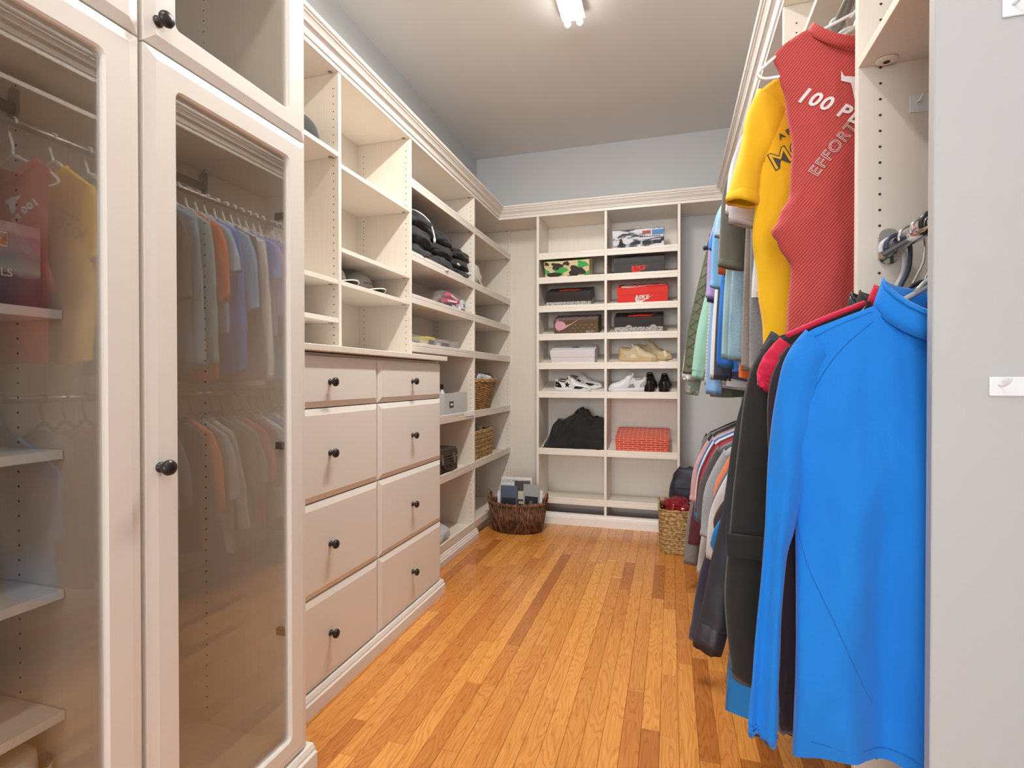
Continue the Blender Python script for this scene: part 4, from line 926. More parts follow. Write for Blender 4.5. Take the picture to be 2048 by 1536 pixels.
def coil_basket(label, loc, hx, hy, r, h, cr, sq, rot=0, flare=0, hnd=False, name='woven_basket'):
    t = thing(name, label, 'basket', loc, (0, 0, rot)); bm = bmesh.new(); nrow = int(h / (cr * 1.55)); rr2 = random.Random(5)
    for i in range(nrow):
        z = cr + (h - 2 * cr) * i / (nrow - 1); k = 1 + flare * (z / h - 1) + .012 * sin(i * 2.3)
        ol = rrect(hx * k, hy * k, r, 9); P = []
        for j in range(len(ol)):
            x0, y0 = ol[j]; x1, y1 = ol[(j + 1) % len(ol)]; d = sqrt((x1 - x0) ** 2 + (y1 - y0) ** 2); m = max(1, int(d / .012))
            for q in range(m): P.append((x0 + (x1 - x0) * q / m, y0 + (y1 - y0) * q / m))
        pts = [(x, y, z + cr * .28 * sin(j * 1.1 + i * 1.7)) for j, (x, y) in enumerate(P)]
        tube(bm, pts, [cr * (1 + .24 * sin(j * 2.1 + i)) for j in range(len(pts))], 6, closed=True)
    emit('woven_wall', bm, sg, t, smooth=True)['kind'] = 'stuff'
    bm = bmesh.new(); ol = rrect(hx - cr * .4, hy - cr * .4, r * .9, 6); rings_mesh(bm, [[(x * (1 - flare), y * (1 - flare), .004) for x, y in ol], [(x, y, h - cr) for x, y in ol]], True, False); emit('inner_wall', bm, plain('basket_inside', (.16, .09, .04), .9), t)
    if hnd:
        for s in (-1, 1):
            bm = bmesh.new(); tube(bm, smooth_pts([(s * hx * .98, -.035, h - .02), (s * hx * 1.02, -.028, h + .03), (s * hx * 1.02, 0, h + .042), (s * hx * 1.02, .028, h + .03), (s * hx * .98, .035, h - .02)], 5), .007, 7); emit('handle', bm, sg, t, smooth=True)
    return t
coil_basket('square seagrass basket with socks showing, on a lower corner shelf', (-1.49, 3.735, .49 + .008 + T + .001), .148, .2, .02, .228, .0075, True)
for i, (y, c, l) in enumerate(((-.13, (.02, .02, .03), 'black sock bundle in the square seagrass basket'), (-.03, (.30, .34, .42), 'grey-blue sock bundle in the square seagrass basket'), (.07, (.5, .5, .52), 'pale sock bundle deeper in the square seagrass basket'))):
    o = emit('sock_bundle', lump(.06, .05, .05, seed=i * 7, amp=.3, e=.9, n=22, m=12), fabric(c), smooth=True); o.location = (-1.44, 3.735 + y, .49 + .19); tag(o, l, 'socks')
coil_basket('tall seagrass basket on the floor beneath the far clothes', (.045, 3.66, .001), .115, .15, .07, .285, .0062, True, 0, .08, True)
o = emit('red_bag', lump(.085, .11, .07, seed=3, amp=.25, e=.8, wr=.08), plain('glossy_red_vinyl', (.22, .008, .012), .18), smooth=True); o.location = (.045, 3.655, .20); tag(o, 'glossy dark red bag stuffed in the tall seagrass basket', 'bag')
t = thing('puffer_bag', 'navy quilted bag slumped behind the tall seagrass basket', 'bag', (.13, 3.93, .001)); emit('bag_body', lump(.13, .075, .245, seed=6, amp=.15, e=.8, wr=.05), fabric((.02, .022, .04), 'nylon', None, .5), t, smooth=True)
bm = bmesh.new()
for zz in (.12, .20, .28, .36): tube(bm, [(lambda q: (q[0], q[1], zz))(ell(.128, .078, 2 * pi * j / 30)) for j in range(30)], .003, 5, closed=True)
emit('quilt_seams', bm, fabric((.012, .013, .02)), t, smooth=True)
# twig basket
tw = plain('twig_bark', (.19, .085, .042), .75, var=.6, bscale=60); twp = plain('peeled_twig', (.36, .22, .11), .7, var=.3)
t = thing('twig_basket', 'dark oval twig basket on the floor filled with magazines', 'basket', (-1.09, 3.775, .001)); rr3 = random.Random(11)
bm = bmesh.new(); hB = .215
for i in range(420):
    th = 2 * pi * i / 420 + rr3.uniform(-.01, .01); j = rr3.uniform(.95, 1.03); hh = hB + rr3.uniform(-.012, .014); dth = rr3.uniform(-.12, .12)
    p0 = ell(.180 * j, .128 * j, th); p1 = ell(.202 * j, .143 * j, th + dth * .5); p2 = ell(.218 * j, .155 * j, th + dth)
    tube(bm, [(p0[0], p0[1], rr3.uniform(.0, .006)), (p1[0], p1[1], hh * .5), (p2[0], p2[1], hh)], rr3.uniform(.0018, .0036), 4)
emit('twigs', bm, tw, t, smooth=True)['kind'] = 'stuff'
bm = bmesh.new()
for i in range(13):
    th0 = 2 * pi * i / 13 + rr3.uniform(-.1, .1); sg_ = rr3.choice((-1, 1)); P = []
    for q in range(9):
        k = q / 8; th = th0 + sg_ * .55 * k; p = ell(.186 + .036 * k + .004, .133 + .027 * k + .004, th); P.append((p[0], p[1], .01 + .19 * k))
    tube(bm, P, .0014, 5)
emit('peeled_twigs', bm, twp, t, smooth=True)['kind'] = 'stuff'
bm = bmesh.new()
for s in range(4):
    tube(bm, [(lambda q: (q[0], q[1], hB - .006 + .007 * cos(7 * th + s * 1.7)))(ell(.216 + .006 * sin(7 * th + s * 1.7), .154 + .006 * sin(7 * th + s * 1.7), th)) for th in [2 * pi * j / 80 for j in range(80)]], .0045, 5, closed=True)
emit('rim', bm, tw, t, smooth=True)
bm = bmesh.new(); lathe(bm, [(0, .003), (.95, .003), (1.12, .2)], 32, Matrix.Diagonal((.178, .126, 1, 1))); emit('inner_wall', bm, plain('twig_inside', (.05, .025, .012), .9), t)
for s in (-1, 1):
    for off in (-.006, .0, .006):
        bm = bmesh.new(); tube(bm, smooth_pts([(s * .212, -.035 + off, .19), (s * (.218 + off), -.034, .25), (s * (.220 + off), 0, .282 + off), (s * (.218 + off), .034, .25), (s * .212, .035 + off, .19)], 5), .0042, 6); emit('handle', bm, tw, t, smooth=True)
def magazine(label, x, y, z, w, h, tilt, yaw, cover, patches, title=None, th=.006):
    M = Matrix.Translation((x, y, z)) @ Matrix.Rotation(radians(yaw), 4, 'Z') @ Matrix.Rotation(radians(tilt), 4, 'X')
    t = thing_m('magazine', label, 'magazine', M, 'magazines in the twig basket')
    emit('pages', B(-w / 2, w / 2, .0006, th, 0, h), whitec, t); emit('cover', B(-w / 2 - .0005, w / 2 + .001, 0, .0006, 0, h + .0005), cover, t)
    for (a, b_, c, d, m_) in patches: emit('cover_picture', B(-w / 2 + a * w, -w / 2 + b_ * w, -.0006, -.0001, c * h, d * h), m_, t)
    if title: words(t, title[0], title[1], title[2], title[3], title[4], y=-.001, shear=0, offset=.0)
slate = plain('slate_print', (.10, .13, .19), .3); nightp = plain('night_print', (.03, .035, .05), .3); tan = plain('tan_print2', (.55, .48, .34), .4); greyp2 = plain('grey_gloss', (.38, .38, .38), .3); dk = plain('espresso_cover', (.045, .035, .03), .3)
bm_ = plain('grey_ink', (.16, .16, .17), .5)
magazine('tall white magazine titled in grey capitals, at the back of the basket', -1.125, 3.83, .02, .235, .355, -8, 3, plain('magazine_white', (.74, .74, .73), .3), [(.05, .45, .28, .80, slate), (.5, .95, .28, .8, greyp2)], ('LUXURY HOME', bm_, .0, .325, .032))
magazine('dark espresso-covered magazine leaning in the middle', -1.068, 3.79, .02, .12, .335, -10, 4, dk, [(.25, .80, .60, .78, tan), (.3, .7, .5, .55, tan)])
magazine('dark-spined blue-grey magazine in front of the white one', -1.165, 3.78, .02, .13, .30, -6, 2, slate, [(.08, .92, .1, .7, nightp)])
magazine('grey glossy magazine with a dark room photo', -1.00, 3.785, .02, .135, .315, -9, -8, greyp2, [(.12, .9, .35, .72, nightp), (.4, .6, .45, .62, tan)])
magazine('narrow white brochure at the near end of the twig basket', -1.215, 3.80, .02, .08, .25, -4, 10, wp, [(.3, .8, .7, .93, nightp)])
magazine('white brochure with small text at the far end of the twig basket', -.955, 3.80, .02, .08, .275, -6, -18, wp, [(.3, .7, .72, .9, slate)])
# inside the near glass cabinet
def towel_print():
    m, nt, b = nodes('towel_box_print'); tc = N(nt, 'ShaderNodeTexCoord'); sp = N(nt, 'ShaderNodeSeparateXYZ'); L(nt, tc.outputs['Object'], sp.inputs[0])
    nz = N(nt, 'ShaderNodeTexNoise', Scale=14.0, Detail=2.0); L(nt, tc.outputs['Object'], nz.inputs['Vector'])
    ad = N(nt, 'ShaderNodeMath', operation='MULTIPLY_ADD'); L(nt, nz.outputs[0], ad.inputs[0]); ad.inputs[1].default_value = .05; L(nt, sp.outputs[2], ad.inputs[2])
    sc = N(nt, 'ShaderNodeMath', operation='MULTIPLY_ADD'); L(nt, ad.outputs[0], sc.inputs[0]); sc.inputs[1].default_value = 5.2; sc.inputs[2].default_value = -.1
    r = ramp(nt, sc.outputs[0], [(0, (.04, .07, .11)), (.30, (.07, .12, .17)), (.36, (.30, .48, .48)), (.5, (.20, .32, .36)), (.56, (.34, .36, .42)), (.70, (.36, .30, .36)), (.74, (.50, .44, .46)), (.86, (.46, .40, .42)), (1, (.34, .33, .38))])
    L(nt, r.outputs[0], b.inputs['Base Color']); b.inputs['Roughness'].default_value = .3; return m
t = thing('towel_box', 'printed box of towels standing on the top white shelf in the glass cabinet', 'box', (-1.34, .60, 1.2645))
emit('carton', B(-.11, .11, -.165, .158, 0, .162), towel_print(), t, bevel=.001)
M = Matrix.Translation((.1108, .0, 0)) @ Matrix.Rotation(radians(90), 4, 'Z')
words_bm = text_bm('D TOWELS', .022, shear=0); decal(t, words_bm, wp, M @ Matrix.Translation((.055, 0, .062)) @ RX90, 'lettering')
rope = plain('tan_knit_print', (.50, .33, .22), .8, var=.4, bscale=150)
decal(t, B(-.02, .10, -.0006, -.0001, .112, .138), rope, M, 'window_cutout')
bm = bmesh.new(); tube(bm, [(.1118, y, z) for y, z in ((-.02, .112), (.10, .112), (.10, .138), (-.02, .138))], .0012, 5, closed=True); emit('window_edge', bm, wp, t)
t = thing('paper_towel_pack', 'wrapped pack of paper towel rolls on the cabinet floor', 'paper towels', (-1.345, .60, .0705))
film = plain('pack_film', (.66, .66, .62), .25, bump=.6, bscale=40)
for i, y in enumerate((-.095, .085)):
    bm = bmesh.new(); lathe(bm, [(.022, .02), (.022, .286), (.030, .291), (.070, .292), (.084, .282), (.087, .26), (.087, .02), (.08, .002), (.022, .002)], 36, Matrix.Translation((.05, y, 0))); emit('roll', bm, film, t, smooth=True)
    bm = bmesh.new(); lathe(bm, [(0, .280), (.024, .280)], 20, Matrix.Translation((.05, y, 0))); emit('core_hole', bm, plain('cardboard_core', (.16, .10, .07), .9), t)
bm = bmesh.new(); P = rrect(.105, .1785, .05, 7); rings_mesh(bm, [[(.035 + x * k, y * k, z) for x, y in P] for k, z in ((1, .004), (1.0, .15), (1, .262))]); emit('wrap', bm, film, t, smooth=True)
bm = text_bm('O', .05, shear=0); decal(t, bm, blackc, Matrix.Translation((.1402 + .001, .13, .17)) @ Matrix.Rotation(radians(90), 4, 'Z') @ RX90, 'lettering')
# ================================================================== clothes on hangers
HM = {}
def hanger(label, Y, x, zr, hw, mat, kind='tube', rod_r=.0145, group='hangers', drop=0.0, yaw=0, sl=.60):
    t = thing('clothes_hanger', label, 'hanger', (x, Y, zr), (0, 0, radians(yaw)), group)
    key = (kind, round(hw, 3), mat.name, drop, sl)
    if key in HM:
        for (n_, d_) in HM[key]:
            q = bpy.data.objects.new(n_, d_); C.objects.link(q); q.parent = t
        return t
    rt = .0042 if kind == 'tube' else .0016 if kind == 'wire' else .0045
    R = rod_r + rt + .001; nz = -.098 - drop
    bm = bmesh.new(); P = [(-R * cos(radians(a)), 0, R * sin(radians(a))) for a in range(-20, 181, 25)]
    P += [(R, 0, -.008), (R * .95, 0, -.03), (R * .45, 0, -.055), (0, 0, -.072), (0, 0, nz)] if kind == 'wire' else [(R * 1.05, 0, -.02), (R * .9, 0, -.05), (0.004, 0, -.082), (0, 0, nz)]
    tube(bm, smooth_pts(P, 3), rt if kind != 'flat' else .0022, 8); a = emit('hook', bm, chrome if kind in ('wire', 'flat') else mat, t, smooth=True)
    tipz = nz - .005 - sl * hw
    bm = bmesh.new()
    if kind == 'flat':
        for s in (-1, 1):
            rings_mesh(bm, [[(s * hw * u, y, nz - sl * hw * u ** 1.15 + z) for y, z in ((-.004 - .006 * u, -.012), (.004 + .006 * u, -.012), (.005 + .008 * u, .004), (-.005 - .008 * u, .004))] for u in (0, .25, .5, .75, 1)], True, True)
        box(bm, -hw * .8, hw * .8, -.004, .004, tipz - .045, tipz - .037)
        for s in (-1, 1): box(bm, s * hw * .78 - .005, s * hw * .78 + .005, -.003, .003, tipz - .04, tipz + .03)
    else:
        P = [(0, 0, nz)]
        for u in (.2, .5, .8): P.append((hw * u, 0, nz - sl * hw * u ** 1.1))
        P += [(hw * .96, 0, tipz - .001), (hw, 0, tipz - .014), (hw * .95, 0, tipz - .026), (hw * .8, 0, tipz - .028), (0, 0, tipz - .026)]
        P2 = P + [(-x_, y_, z_) for x_, y_, z_ in P[-2::-1]]
        tube(bm, smooth_pts(P2, 3), rt, 8)
        if kind == 'tube': tube(bm, smooth_pts([(-.05, 0, nz - .025), (-.03, 0, nz - .004), (0, 0, nz + .003), (.03, 0, nz - .004), (.05, 0, nz - .025)], 3), rt * .9, 8)
    b_ = emit('hanger_frame', bm, mat, t, smooth=(kind != 'flat'))
    HM[key] = [('hook', a.data), ('hanger_frame', b_.data)]
    return t
def interp(P, z):
    """P: [(z, w)] descending in z"""
    if z >= P[0][0]: return P[0][1]
    for (a, p), (b_, q) in zip(P, P[1:]):
        if z >= b_: 
            k = (a - z) / (a - b_); k = k * k * (3 - 2 * k); return p + (q - p) * k
    return P[-1][1]
def pathpt(P, t):
    P = [Vector((a, b_, 0)) for a, b_ in P]; n = len(P) - 1; f = min(n - 1e-6, t * n); i = int(f); u = f - i
    p0, p1, p2, p3 = P[max(i - 1, 0)], P[i], P[i + 1], P[min(i + 2, n)]
    return .5 * ((2 * p1) + (p2 - p0) * u + (2 * p0 - 5 * p1 + 4 * p2 - p3) * u * u + (3 * p1 - p0 - 3 * p2 + p3) * u ** 3)
gcount = 0
def garment(name, label, cat, Y, x, zr, mat, W=.23, nb=.085, nz=-.135, slope=.45, prof=None, L_=.72, T=.02, sleeve='short', outer=None, inner=None, collar='crew', colmat=None, sl_mat=None,
            dip=.05, fold=.012, hem=.01, res=1.0, group=None, yaw=0, cuff=None, st=.014, seed=None, quilt=False, hood=False, colh=None, bow=0.0):
    global gcount; gcount += 1; sd = (seed if seed is not None else gcount) * 1.618
    t = thing(name, label, cat, (x, Y, zr), (0, 0, radians(yaw)), group)
    ztip = nz - slope * (W - nb)
    if prof is None: prof = [(ztip, W), (ztip - .16, W - .012), (-L_ * .75, W - .018), (-L_, W - .008)]
    nx, ny = int(34 * res), int(34 * res)
    def neck(xx, front):
        k = max(0, 1 - (xx / nb) ** 2); return nz - (dip if front else dip * .32) * k ** .75
    def tw(s, v): return T * max(0, 1 - abs(s) ** 2.6) ** .5 * (.42 + .58 * min(1, v * 3)) + .0006
    def fld(s, v, side):
        a = fold * v ** .8 * (.30 + .70 * min(1, v * 1.6))
        f = sin(s * 7.1 + sd + 1.6 * v) * .55 + sin(s * 13.3 + sd * 2.3 - 1.1 * v) * .3
        f += noise.noise(Vector((s * 2.1 + sd, v * 2.4, sd))) * .9
        w = noise.noise(Vector((s * 6 + sd * 3, v * 7, 2.2 + side))) * (.0026 + .0016 * (res > 1.1)) + noise.noise(Vector((s * 14 + v * 5 + sd, v * 13 - s * 6, 7 + side))) * (.0012 + .0012 * (res > 1.1))
        return a * f + w
    def zt(xx, front):
        ax = abs(xx)
        return neck(xx, front) if ax < nb else nz - slope * (ax - nb) * (1 if ax < W * .86 else 1 + .25 * (ax - W * .86) / (W * .14))
    bm = bmesh.new(); FV = {}
    for side in (0, 1):
        for i in range(nx + 1):
            s = -1 + 2 * i / nx; s = s if abs(s) == 1 else s
            for j in range(ny + 1):
                if side == 1 and i in (0, nx): FV[1, i, j] = FV[0, i, j]; continue
                v = j / ny; zs_ = ztip + (-L_ - ztip) * v; w = interp(prof, zs_); X = s * w
                x0 = s * interp(prof, ztip); z0 = zt(x0, side == 0); zb = -L_ + hem * sin(s * 3.3 + sd) - .012 * (1 - s * s)
                z = z0 + (zb - z0) * v
                yy = (-tw(s, v) if side == 0 else tw(s, v)) + fld(s, v, side) + bow * (1 - s * s) * 0
                if quilt: yy += (-1 if side == 0 else 1) * .006 * (1 - max(abs(sin((X + z) * 42)) < .22, abs(sin((X - z) * 42)) < .22))
                if abs(x0) < nb and v < .02: yy += 0
                FV[side, i, j] = bm.verts.new((X, yy, z))
        for i in range(nx):
            for j in range(ny):
                q = [FV[side, i, j], FV[side, i, j + 1], FV[side, i + 1, j + 1], FV[side, i + 1, j]]
                try: bm.faces.new(q if side == 0 else q[::-1])
                except ValueError: pass
    # close the shoulder seam (not the neck opening)
    for i in range(nx):
        s0, s1 = -1 + 2 * i / nx, -1 + 2 * (i + 1) / nx; w0 = interp(prof, ztip)
        if abs((s0 + s1) / 2 * w0) > nb * .98:
            q = [FV[0, i, 0], FV[0, i + 1, 0], FV[1, i + 1, 0], FV[1, i, 0]]; u = []
            for vv in q:
                if vv not in u: u.append(vv)
            if len(u) > 2:
                try: bm.faces.new(u)
                except ValueError: pass
    body = emit('torso', bm, mat, t, smooth=True)
    bv = BVHTree.FromPolygons([v.co.copy() for v in body.data.vertices], [tuple(p.vertices) for p in body.data.polygons])
    t_front = lambda X, Z: (lambda h: h.y if h is not None else -T)(bv.ray_cast(Vector((X, -.5, Z)), Vector((0, 1, 0)))[0])
    # sleeves
    if sleeve:
        so = outer or ([(W - .012, ztip + .012), (W + .022, ztip - .05), (W + .042, ztip - .13), (W + .060, ztip - .25)] if sleeve == 'short' else
                       [(W - .012, ztip + .012), (W + .022, ztip - .06), (W + .045, ztip - .2), (W + .058, ztip - .4), (W + .05, ztip - .62)])
        si = inner or ([(W - .075, ztip - .09), (W - .06, ztip - .16), (W - .038, ztip - .20), (W - .020, ztip - .262)] if sleeve == 'short' else
                       [(W - .075, ztip - .10), (W - .06, ztip - .18), (W - .05, ztip - .34), (W - .035, ztip - .50), (W - .025, ztip - .625)])
        m, n = int(18 * res) + (8 if sleeve == 'long' else 0), 18
        for sg2 in (-1, 1):
            bm = bmesh.new(); rings = []
            for i in range(m + 1):
                k = i / m; O = pathpt(so, k); I = pathpt(si, k); c = (O + I) / 2; h = (O - I) / 2; th = st * (.75 + .5 * k if sleeve == 'short' else 1.0 + .15 * sin(k * 9 + sd))
                ring = []
                for j in range(n):
                    a = 2 * pi * j / n; cx = cos(a); yy = sin(a) * th
                    cr = noise.noise(Vector((cx * 1.3 + sd, k * (5 if sleeve == 'short' else 11), sg2 + sd))) * (.004 + .005 * k) + .35 * fold * sin(cx * 4 + sd + k * 4) * k
                    ring.append((sg2 * (c.x + h.x * cx), yy + cr, c.y + h.y * cx + .003 * noise.noise(Vector((cx * 3, k * 3, sd)))))
                rings.append(ring)
            if cuff is None: 
                # short turned-in hem so that the opening shows thickness
                last = rings[-1]; ctr = Vector((sum(p[0] for p in last) / n, sum(p[1] for p in last) / n, sum(p[2] for p in last) / n))
                rings.append([tuple(Vector(p) + (ctr - Vector(p)) * .12 + Vector((0, 0, .012))) for p in last])
            rings_mesh(bm, rings, False, False)
            s_ = emit('sleeve', bm, sl_mat or mat, t, smooth=True)
            last = rings[-1 if cuff else -2]; prev = rings[-3 if cuff else -4]
            ctr = Vector([sum(p[q] for p in last) / n for q in range(3)]); dr_ = (ctr - Vector([sum(p[q] for p in prev) / n for q in range(3)])).normalized()
            if cuff:
                bm = bmesh.new(); ln = cuff[0]
                R_ = lambda k, d: [tuple(ctr + (Vector(p) - ctr) * k + dr_ * d) for p in last]
                rings_mesh(bm, [R_(.96, -.01), R_(cuff[1], -.002), R_(cuff[1] * 1.02, ln * .5), R_(cuff[1] * .98, ln), R_(cuff[1] * .88, ln - .006)])
                q = emit('cuff', bm, cuff[2] if len(cuff) > 2 else (sl_mat or mat), s_, smooth=True)
            elif res >= 1:
                bm = bmesh.new(); tube(bm, [tuple(Vector(p) * 1.0 - dr_ * .018 + (Vector(p) - ctr).normalized() * .0008) for p in last], .0009, 4, closed=True)
                emit('hem_stitch', bm, colmat or sl_mat or mat, s_)
    # collar
    if collar:
        N_ = 32; h = {'crew': .016, 'mock': .045, 'shirt': .038, 'none': .006, 'hood': .07}[collar] if colh is None else colh; rings = []
        for k in range(4):
            u = k / 3; ring = []
            for j in range(N_):
                a = 2 * pi * j / N_; X = nb * 1.0 * cos(a); fr = sin(a) < 0
                z = neck(X * .999, fr); yy = sin(a) * (T * .75 + .010) 
                i_ = X / W
                lift = h * u; flare = 1 + (-.14 if collar == 'mock' else .04 if collar == 'hood' else -.10) * u
                ring.append((X * flare, yy * (1 + .25 * u), z + lift * (1 if not fr else .85) - .004 * (k == 0)))
            rings.append(ring)
        if collar in ('mock', 'shirt', 'hood'): rings.append([(p[0] * 1.015, p[1] * 1.06, p[2] - .003) for p in rings[-1]]); rings.append([(p[0] * (1.03 if collar == 'mock' else 1.07), p[1] * (1.1 if collar == 'mock' else 1.25), p[2] - (h * .18 if collar == 'mock' else h * .9)) for p in rings[-2]])
        bm = bmesh.new(); rings_mesh(bm, rings); emit('collar', bm, colmat or mat, t, smooth=True, solid=.0016)
    return t, body, bv, t_front
def print_on(t, bv, s, mat, x, z, size, rot, name='lettering', cuts=0, shear=0, dy=.0022, **k):
    bm = s if not isinstance(s, str) else text_bm(s, size, extrude=.0002, shear=shear, **k)
    if cuts: bmesh.ops.triangulate(bm, faces=bm.faces); bmesh.ops.subdivide_edges(bm, edges=bm.edges[:], cuts=cuts, use_grid_fill=True)
    R = Matrix.Rotation(rot, 2)
    for v in bm.verts:
        p = R @ Vector((v.co.x, v.co.y)); X, Z = x + p.x, z + p.y; h = bv.ray_cast(Vector((X, -.4, Z)), Vector((0, 1, 0)))[0]
        v.co = Vector((X, (h.y if h else -.02) - dy + .0 * v.co.z - v.co.z, Z))
    return emit(name, bm, mat, t)
def seam_on(t, bv, pts, mat, r=.0011, name='seam', k=6):
    P = []
    for p in smooth_pts([(a, b_, 0) for a, b_ in pts], k):
        h = bv.ray_cast(Vector((p.x, -.4, p.y)), Vector((0, 1, 0)))[0]
        if h: P.append((p.x, h.y - .0003, p.y))
    if len(P) > 2: bm = bmesh.new(); tube(bm, P, r, 5); emit(name, bm, mat, t, smooth=True)

# ---- near section, lower rod: the blue pullover and its neighbours
blue = fabric((.0, .20, .70)); blued = fabric((.0, .11, .45)); black1 = fabric((.020, .018, .019)); purpb = fabric((.028, .014, .022)); crim = fabric((.62, .01, .055)); cord = fabric((.015, .0145, .015)); slate_f = fabric((.024, .028, .038), 'nylon', None, .5)
hz = 1.38
g, body, bv, tf = garment('pullover', 'bright blue long-sleeved pullover with a mock neck, nearest on the rod', 'pullover', .985, XL, hz, blue, W=.222, nb=.108, nz=-.142, slope=.40,
    prof=[(-.19, .222), (-.285, .222), (-.50, .218), (-.89, .224)], L_=.885, T=.024, sleeve='long', collar='mock', dip=.062, fold=.034, hem=.022, res=1.9,
    outer=[(.205, -.176), (.236, -.225), (.252, -.31), (.262, -.42), (.268, -.55), (.284, -.74), (.293, -.862)], inner=[(.172, -.225), (.186, -.30), (.203, -.40), (.216, -.50), (.232, -.58), (.240, -.72), (.246, -.882)], st=.017, colh=.046, seed=2)
for s in (-1, 1):
    seam_on(g, bv, [(s * .112, -.168), (s * .150, -.205), (s * .178, -.245), (s * .200, -.295), (s * .210, -.345)], blued, .0007)
    seam_on(g, bv, [(s * .216, -.49), (s * .205, -.56), (s * .172, -.64), (s * .140, -.715), (s * .106, -.785)], blued, .0006)
    seam_on(g, bv, [(s * .112, -.152), (s * .160, -.172), (s * .205, -.197)], blued, .0006)
seam_on(g, bv, [(-.20, -.850), (-.1, -.856), (0, -.858), (.1, -.856), (.20, -.850)], blued, .0005, 'hem_stitch')
hanger('thick grey plastic hanger holding the blue pullover', .985, XL, hz, .185, greyp, 'tube')
g, body, bv, tf = garment('shirt', 'dark purplish-black long shirt directly behind the blue pullover', 'shirt', 1.045, XL, hz, purpb, W=.235, L_=.83, T=.017, sleeve='long', collar='shirt', dip=.03, fold=.008, res=1.2, colmat=black1,
    outer=[(.222, -.20), (.250, -.27), (.250, -.40), (.240, -.60), (.232, -.86)], inner=[(.14, -.28), (.17, -.36), (.19, -.5), (.19, -.65), (.19, -.865)], st=.012, cuff=(.03, 1.06))
hanger('black plastic hanger holding the dark purplish shirt', 1.045, XL, hz, .19, blackp, 'tube')
g, body, bv, tf = garment('jacket', 'crimson and black sports jacket behind the blue pullover', 'jacket', 1.085, XL, hz, black1, W=.240, nb=.085, nz=-.120, slope=.42, L_=.80, T=.014, sleeve='long', collar='mock', colmat=crim, sl_mat=crim, dip=.03, fold=.006, res=1.2, colh=.03,
    outer=[(.225, -.182), (.254, -.218), (.264, -.245), (.264, -.270)], inner=[(.19, -.22), (.215, -.25), (.235, -.27), (.245, -.285)], st=.010)
yoke = [(s * a, b_) for s in (1,) for a, b_ in ()]
wst = plain('white_stitch', (.75, .7, .7), .7)
for s in (-1, 1): seam_on(g, bv, [(s * .09, -.125), (s * .16, -.154), (s * .235, -.190)], crim, .006, 'shoulder_panel'); seam_on(g, bv, [(s * .088, -.128), (s * .10, -.145)], wst, .0012, 'white_stitching')
hanger('slim wire hanger with a pale stopper, holding the crimson and black jacket', 1.085, XL, hz, .2, blackp, 'flat')
g, body, bv, tf = garment('corduroy_jacket', 'charcoal corduroy jacket with a flap pocket, third behind the blue pullover', 'jacket', 1.135, XL, hz, cord, W=.252, nb=.09, nz=-.13, slope=.36, L_=.80, T=.02, sleeve='long', collar='shirt', dip=.04, fold=.008, res=1.3,
    outer=[(.236, -.18), (.272, -.25), (.292, -.40), (.305, -.55), (.315, -.70), (.300, -.86)], inner=[(.15, -.26), (.18, -.38), (.20, -.5), (.22, -.65), (.225, -.75), (.215, -.862)], st=.02)
bm = bmesh.new(); rings_mesh(bm, [[(x_, y_, z_) for x_, z_ in ((-.315, -.560), (-.19, -.565), (-.19, -.61), (-.313, -.606))] for y_ in (-.030, -.024)], True, True); emit('pocket_flap', bm, cord, g, bevel=.002)
hanger('black plastic suit hanger on a wire hook, holding the charcoal corduroy jacket', 1.135, XL, hz, .21, blackp, 'flat')
g, body, bv, tf = garment('rain_jacket', 'slate-black rain jacket with a wide turned cuff, hanging farthest against the panel', 'jacket', 1.195, XL, hz, slate_f, W=.240, nb=.09, nz=-.13, slope=.35, L_=.76, T=.02, sleeve='long', collar='mock', dip=.04, fold=.008, res=1.3,
    outer=[(.222, -.16), (.256, -.235), (.290, -.36), (.312, -.52), (.340, -.66), (.362, -.785)], inner=[(.15, -.24), (.18, -.36), (.215, -.50), (.245, -.62), (.280, -.72), (.306, -.80)], st=.024, cuff=(.045, 1.08, fabric((.030, .022, .032), 'nylon', None, .5)))
hanger('navy plastic hanger holding the slate rain jacket', 1.195, XL, hz, .2, navyp, 'tube')
hanger('empty white plastic hanger beside the navy one, near the panel', 1.222, XL, hz, .19, whitep, 'tube', yaw=-2)

# ---- middle section, upper rod: red tank and yellow tee
red = fabric((.40, .032, .032), 'stripe', (.58, .11, .095)); redrib = fabric((.42, .034, .034), 'stripe', (.58, .10, .085))
wprint = plain('white_ink', (.80, .76, .76), .6); bprint = plain('black_ink', (.035, .04, .03), .6)
g, body, bv, tf = garment('tank_top', 'brick red striped tank top with white slanted lettering', 'tank top', 1.42, XU, ZU, red, W=.215, nb=.140, nz=-.168, slope=.50,
    prof=[(-.205, .215), (-.26, .200), (-.324, .186), (-.434, .172), (-.542, .176), (-.600, .200), (-.632, .216), (-.66, .200), (-.72, .172), (-.838, .180), (-.95, .19)], L_=.93, T=.030, sleeve=None, collar='crew', colmat=redrib, dip=.078, fold=.012, res=2.0, hem=.01, seed=5, colh=.020)
tb = text_bm('100 PERCENT', .046, extrude=.0002, shear=.12, spacing=1.17, offset=.0014); x0_ = min(v.co.x for v in tb.verts)
for v in tb.verts: v.co.x -= x0_
print_on(g, bv, tb, wprint, -.153, -.326, 1, radians(-33), name='lettering')
print_on(g, bv, 'EFFORT', wprint, -.091, -.468, .036, radians(52), shear=.1, outline=.00075, spacing=1.12, dy=.003, name='outlined_lettering')
bull = poly_bm([(x * .052, y * .052) for x, y in [(-.9, .55), (-.75, .30), (-.35, .25), (0, .42), (.35, .25), (.75, .30), (.9, .55), (.85, .1), (.45, -.02), (.35, -.25), (.2, -.75), (0, -.95), (-.2, -.75), (-.35, -.25), (-.45, -.02), (-.85, .1)]], .0003)
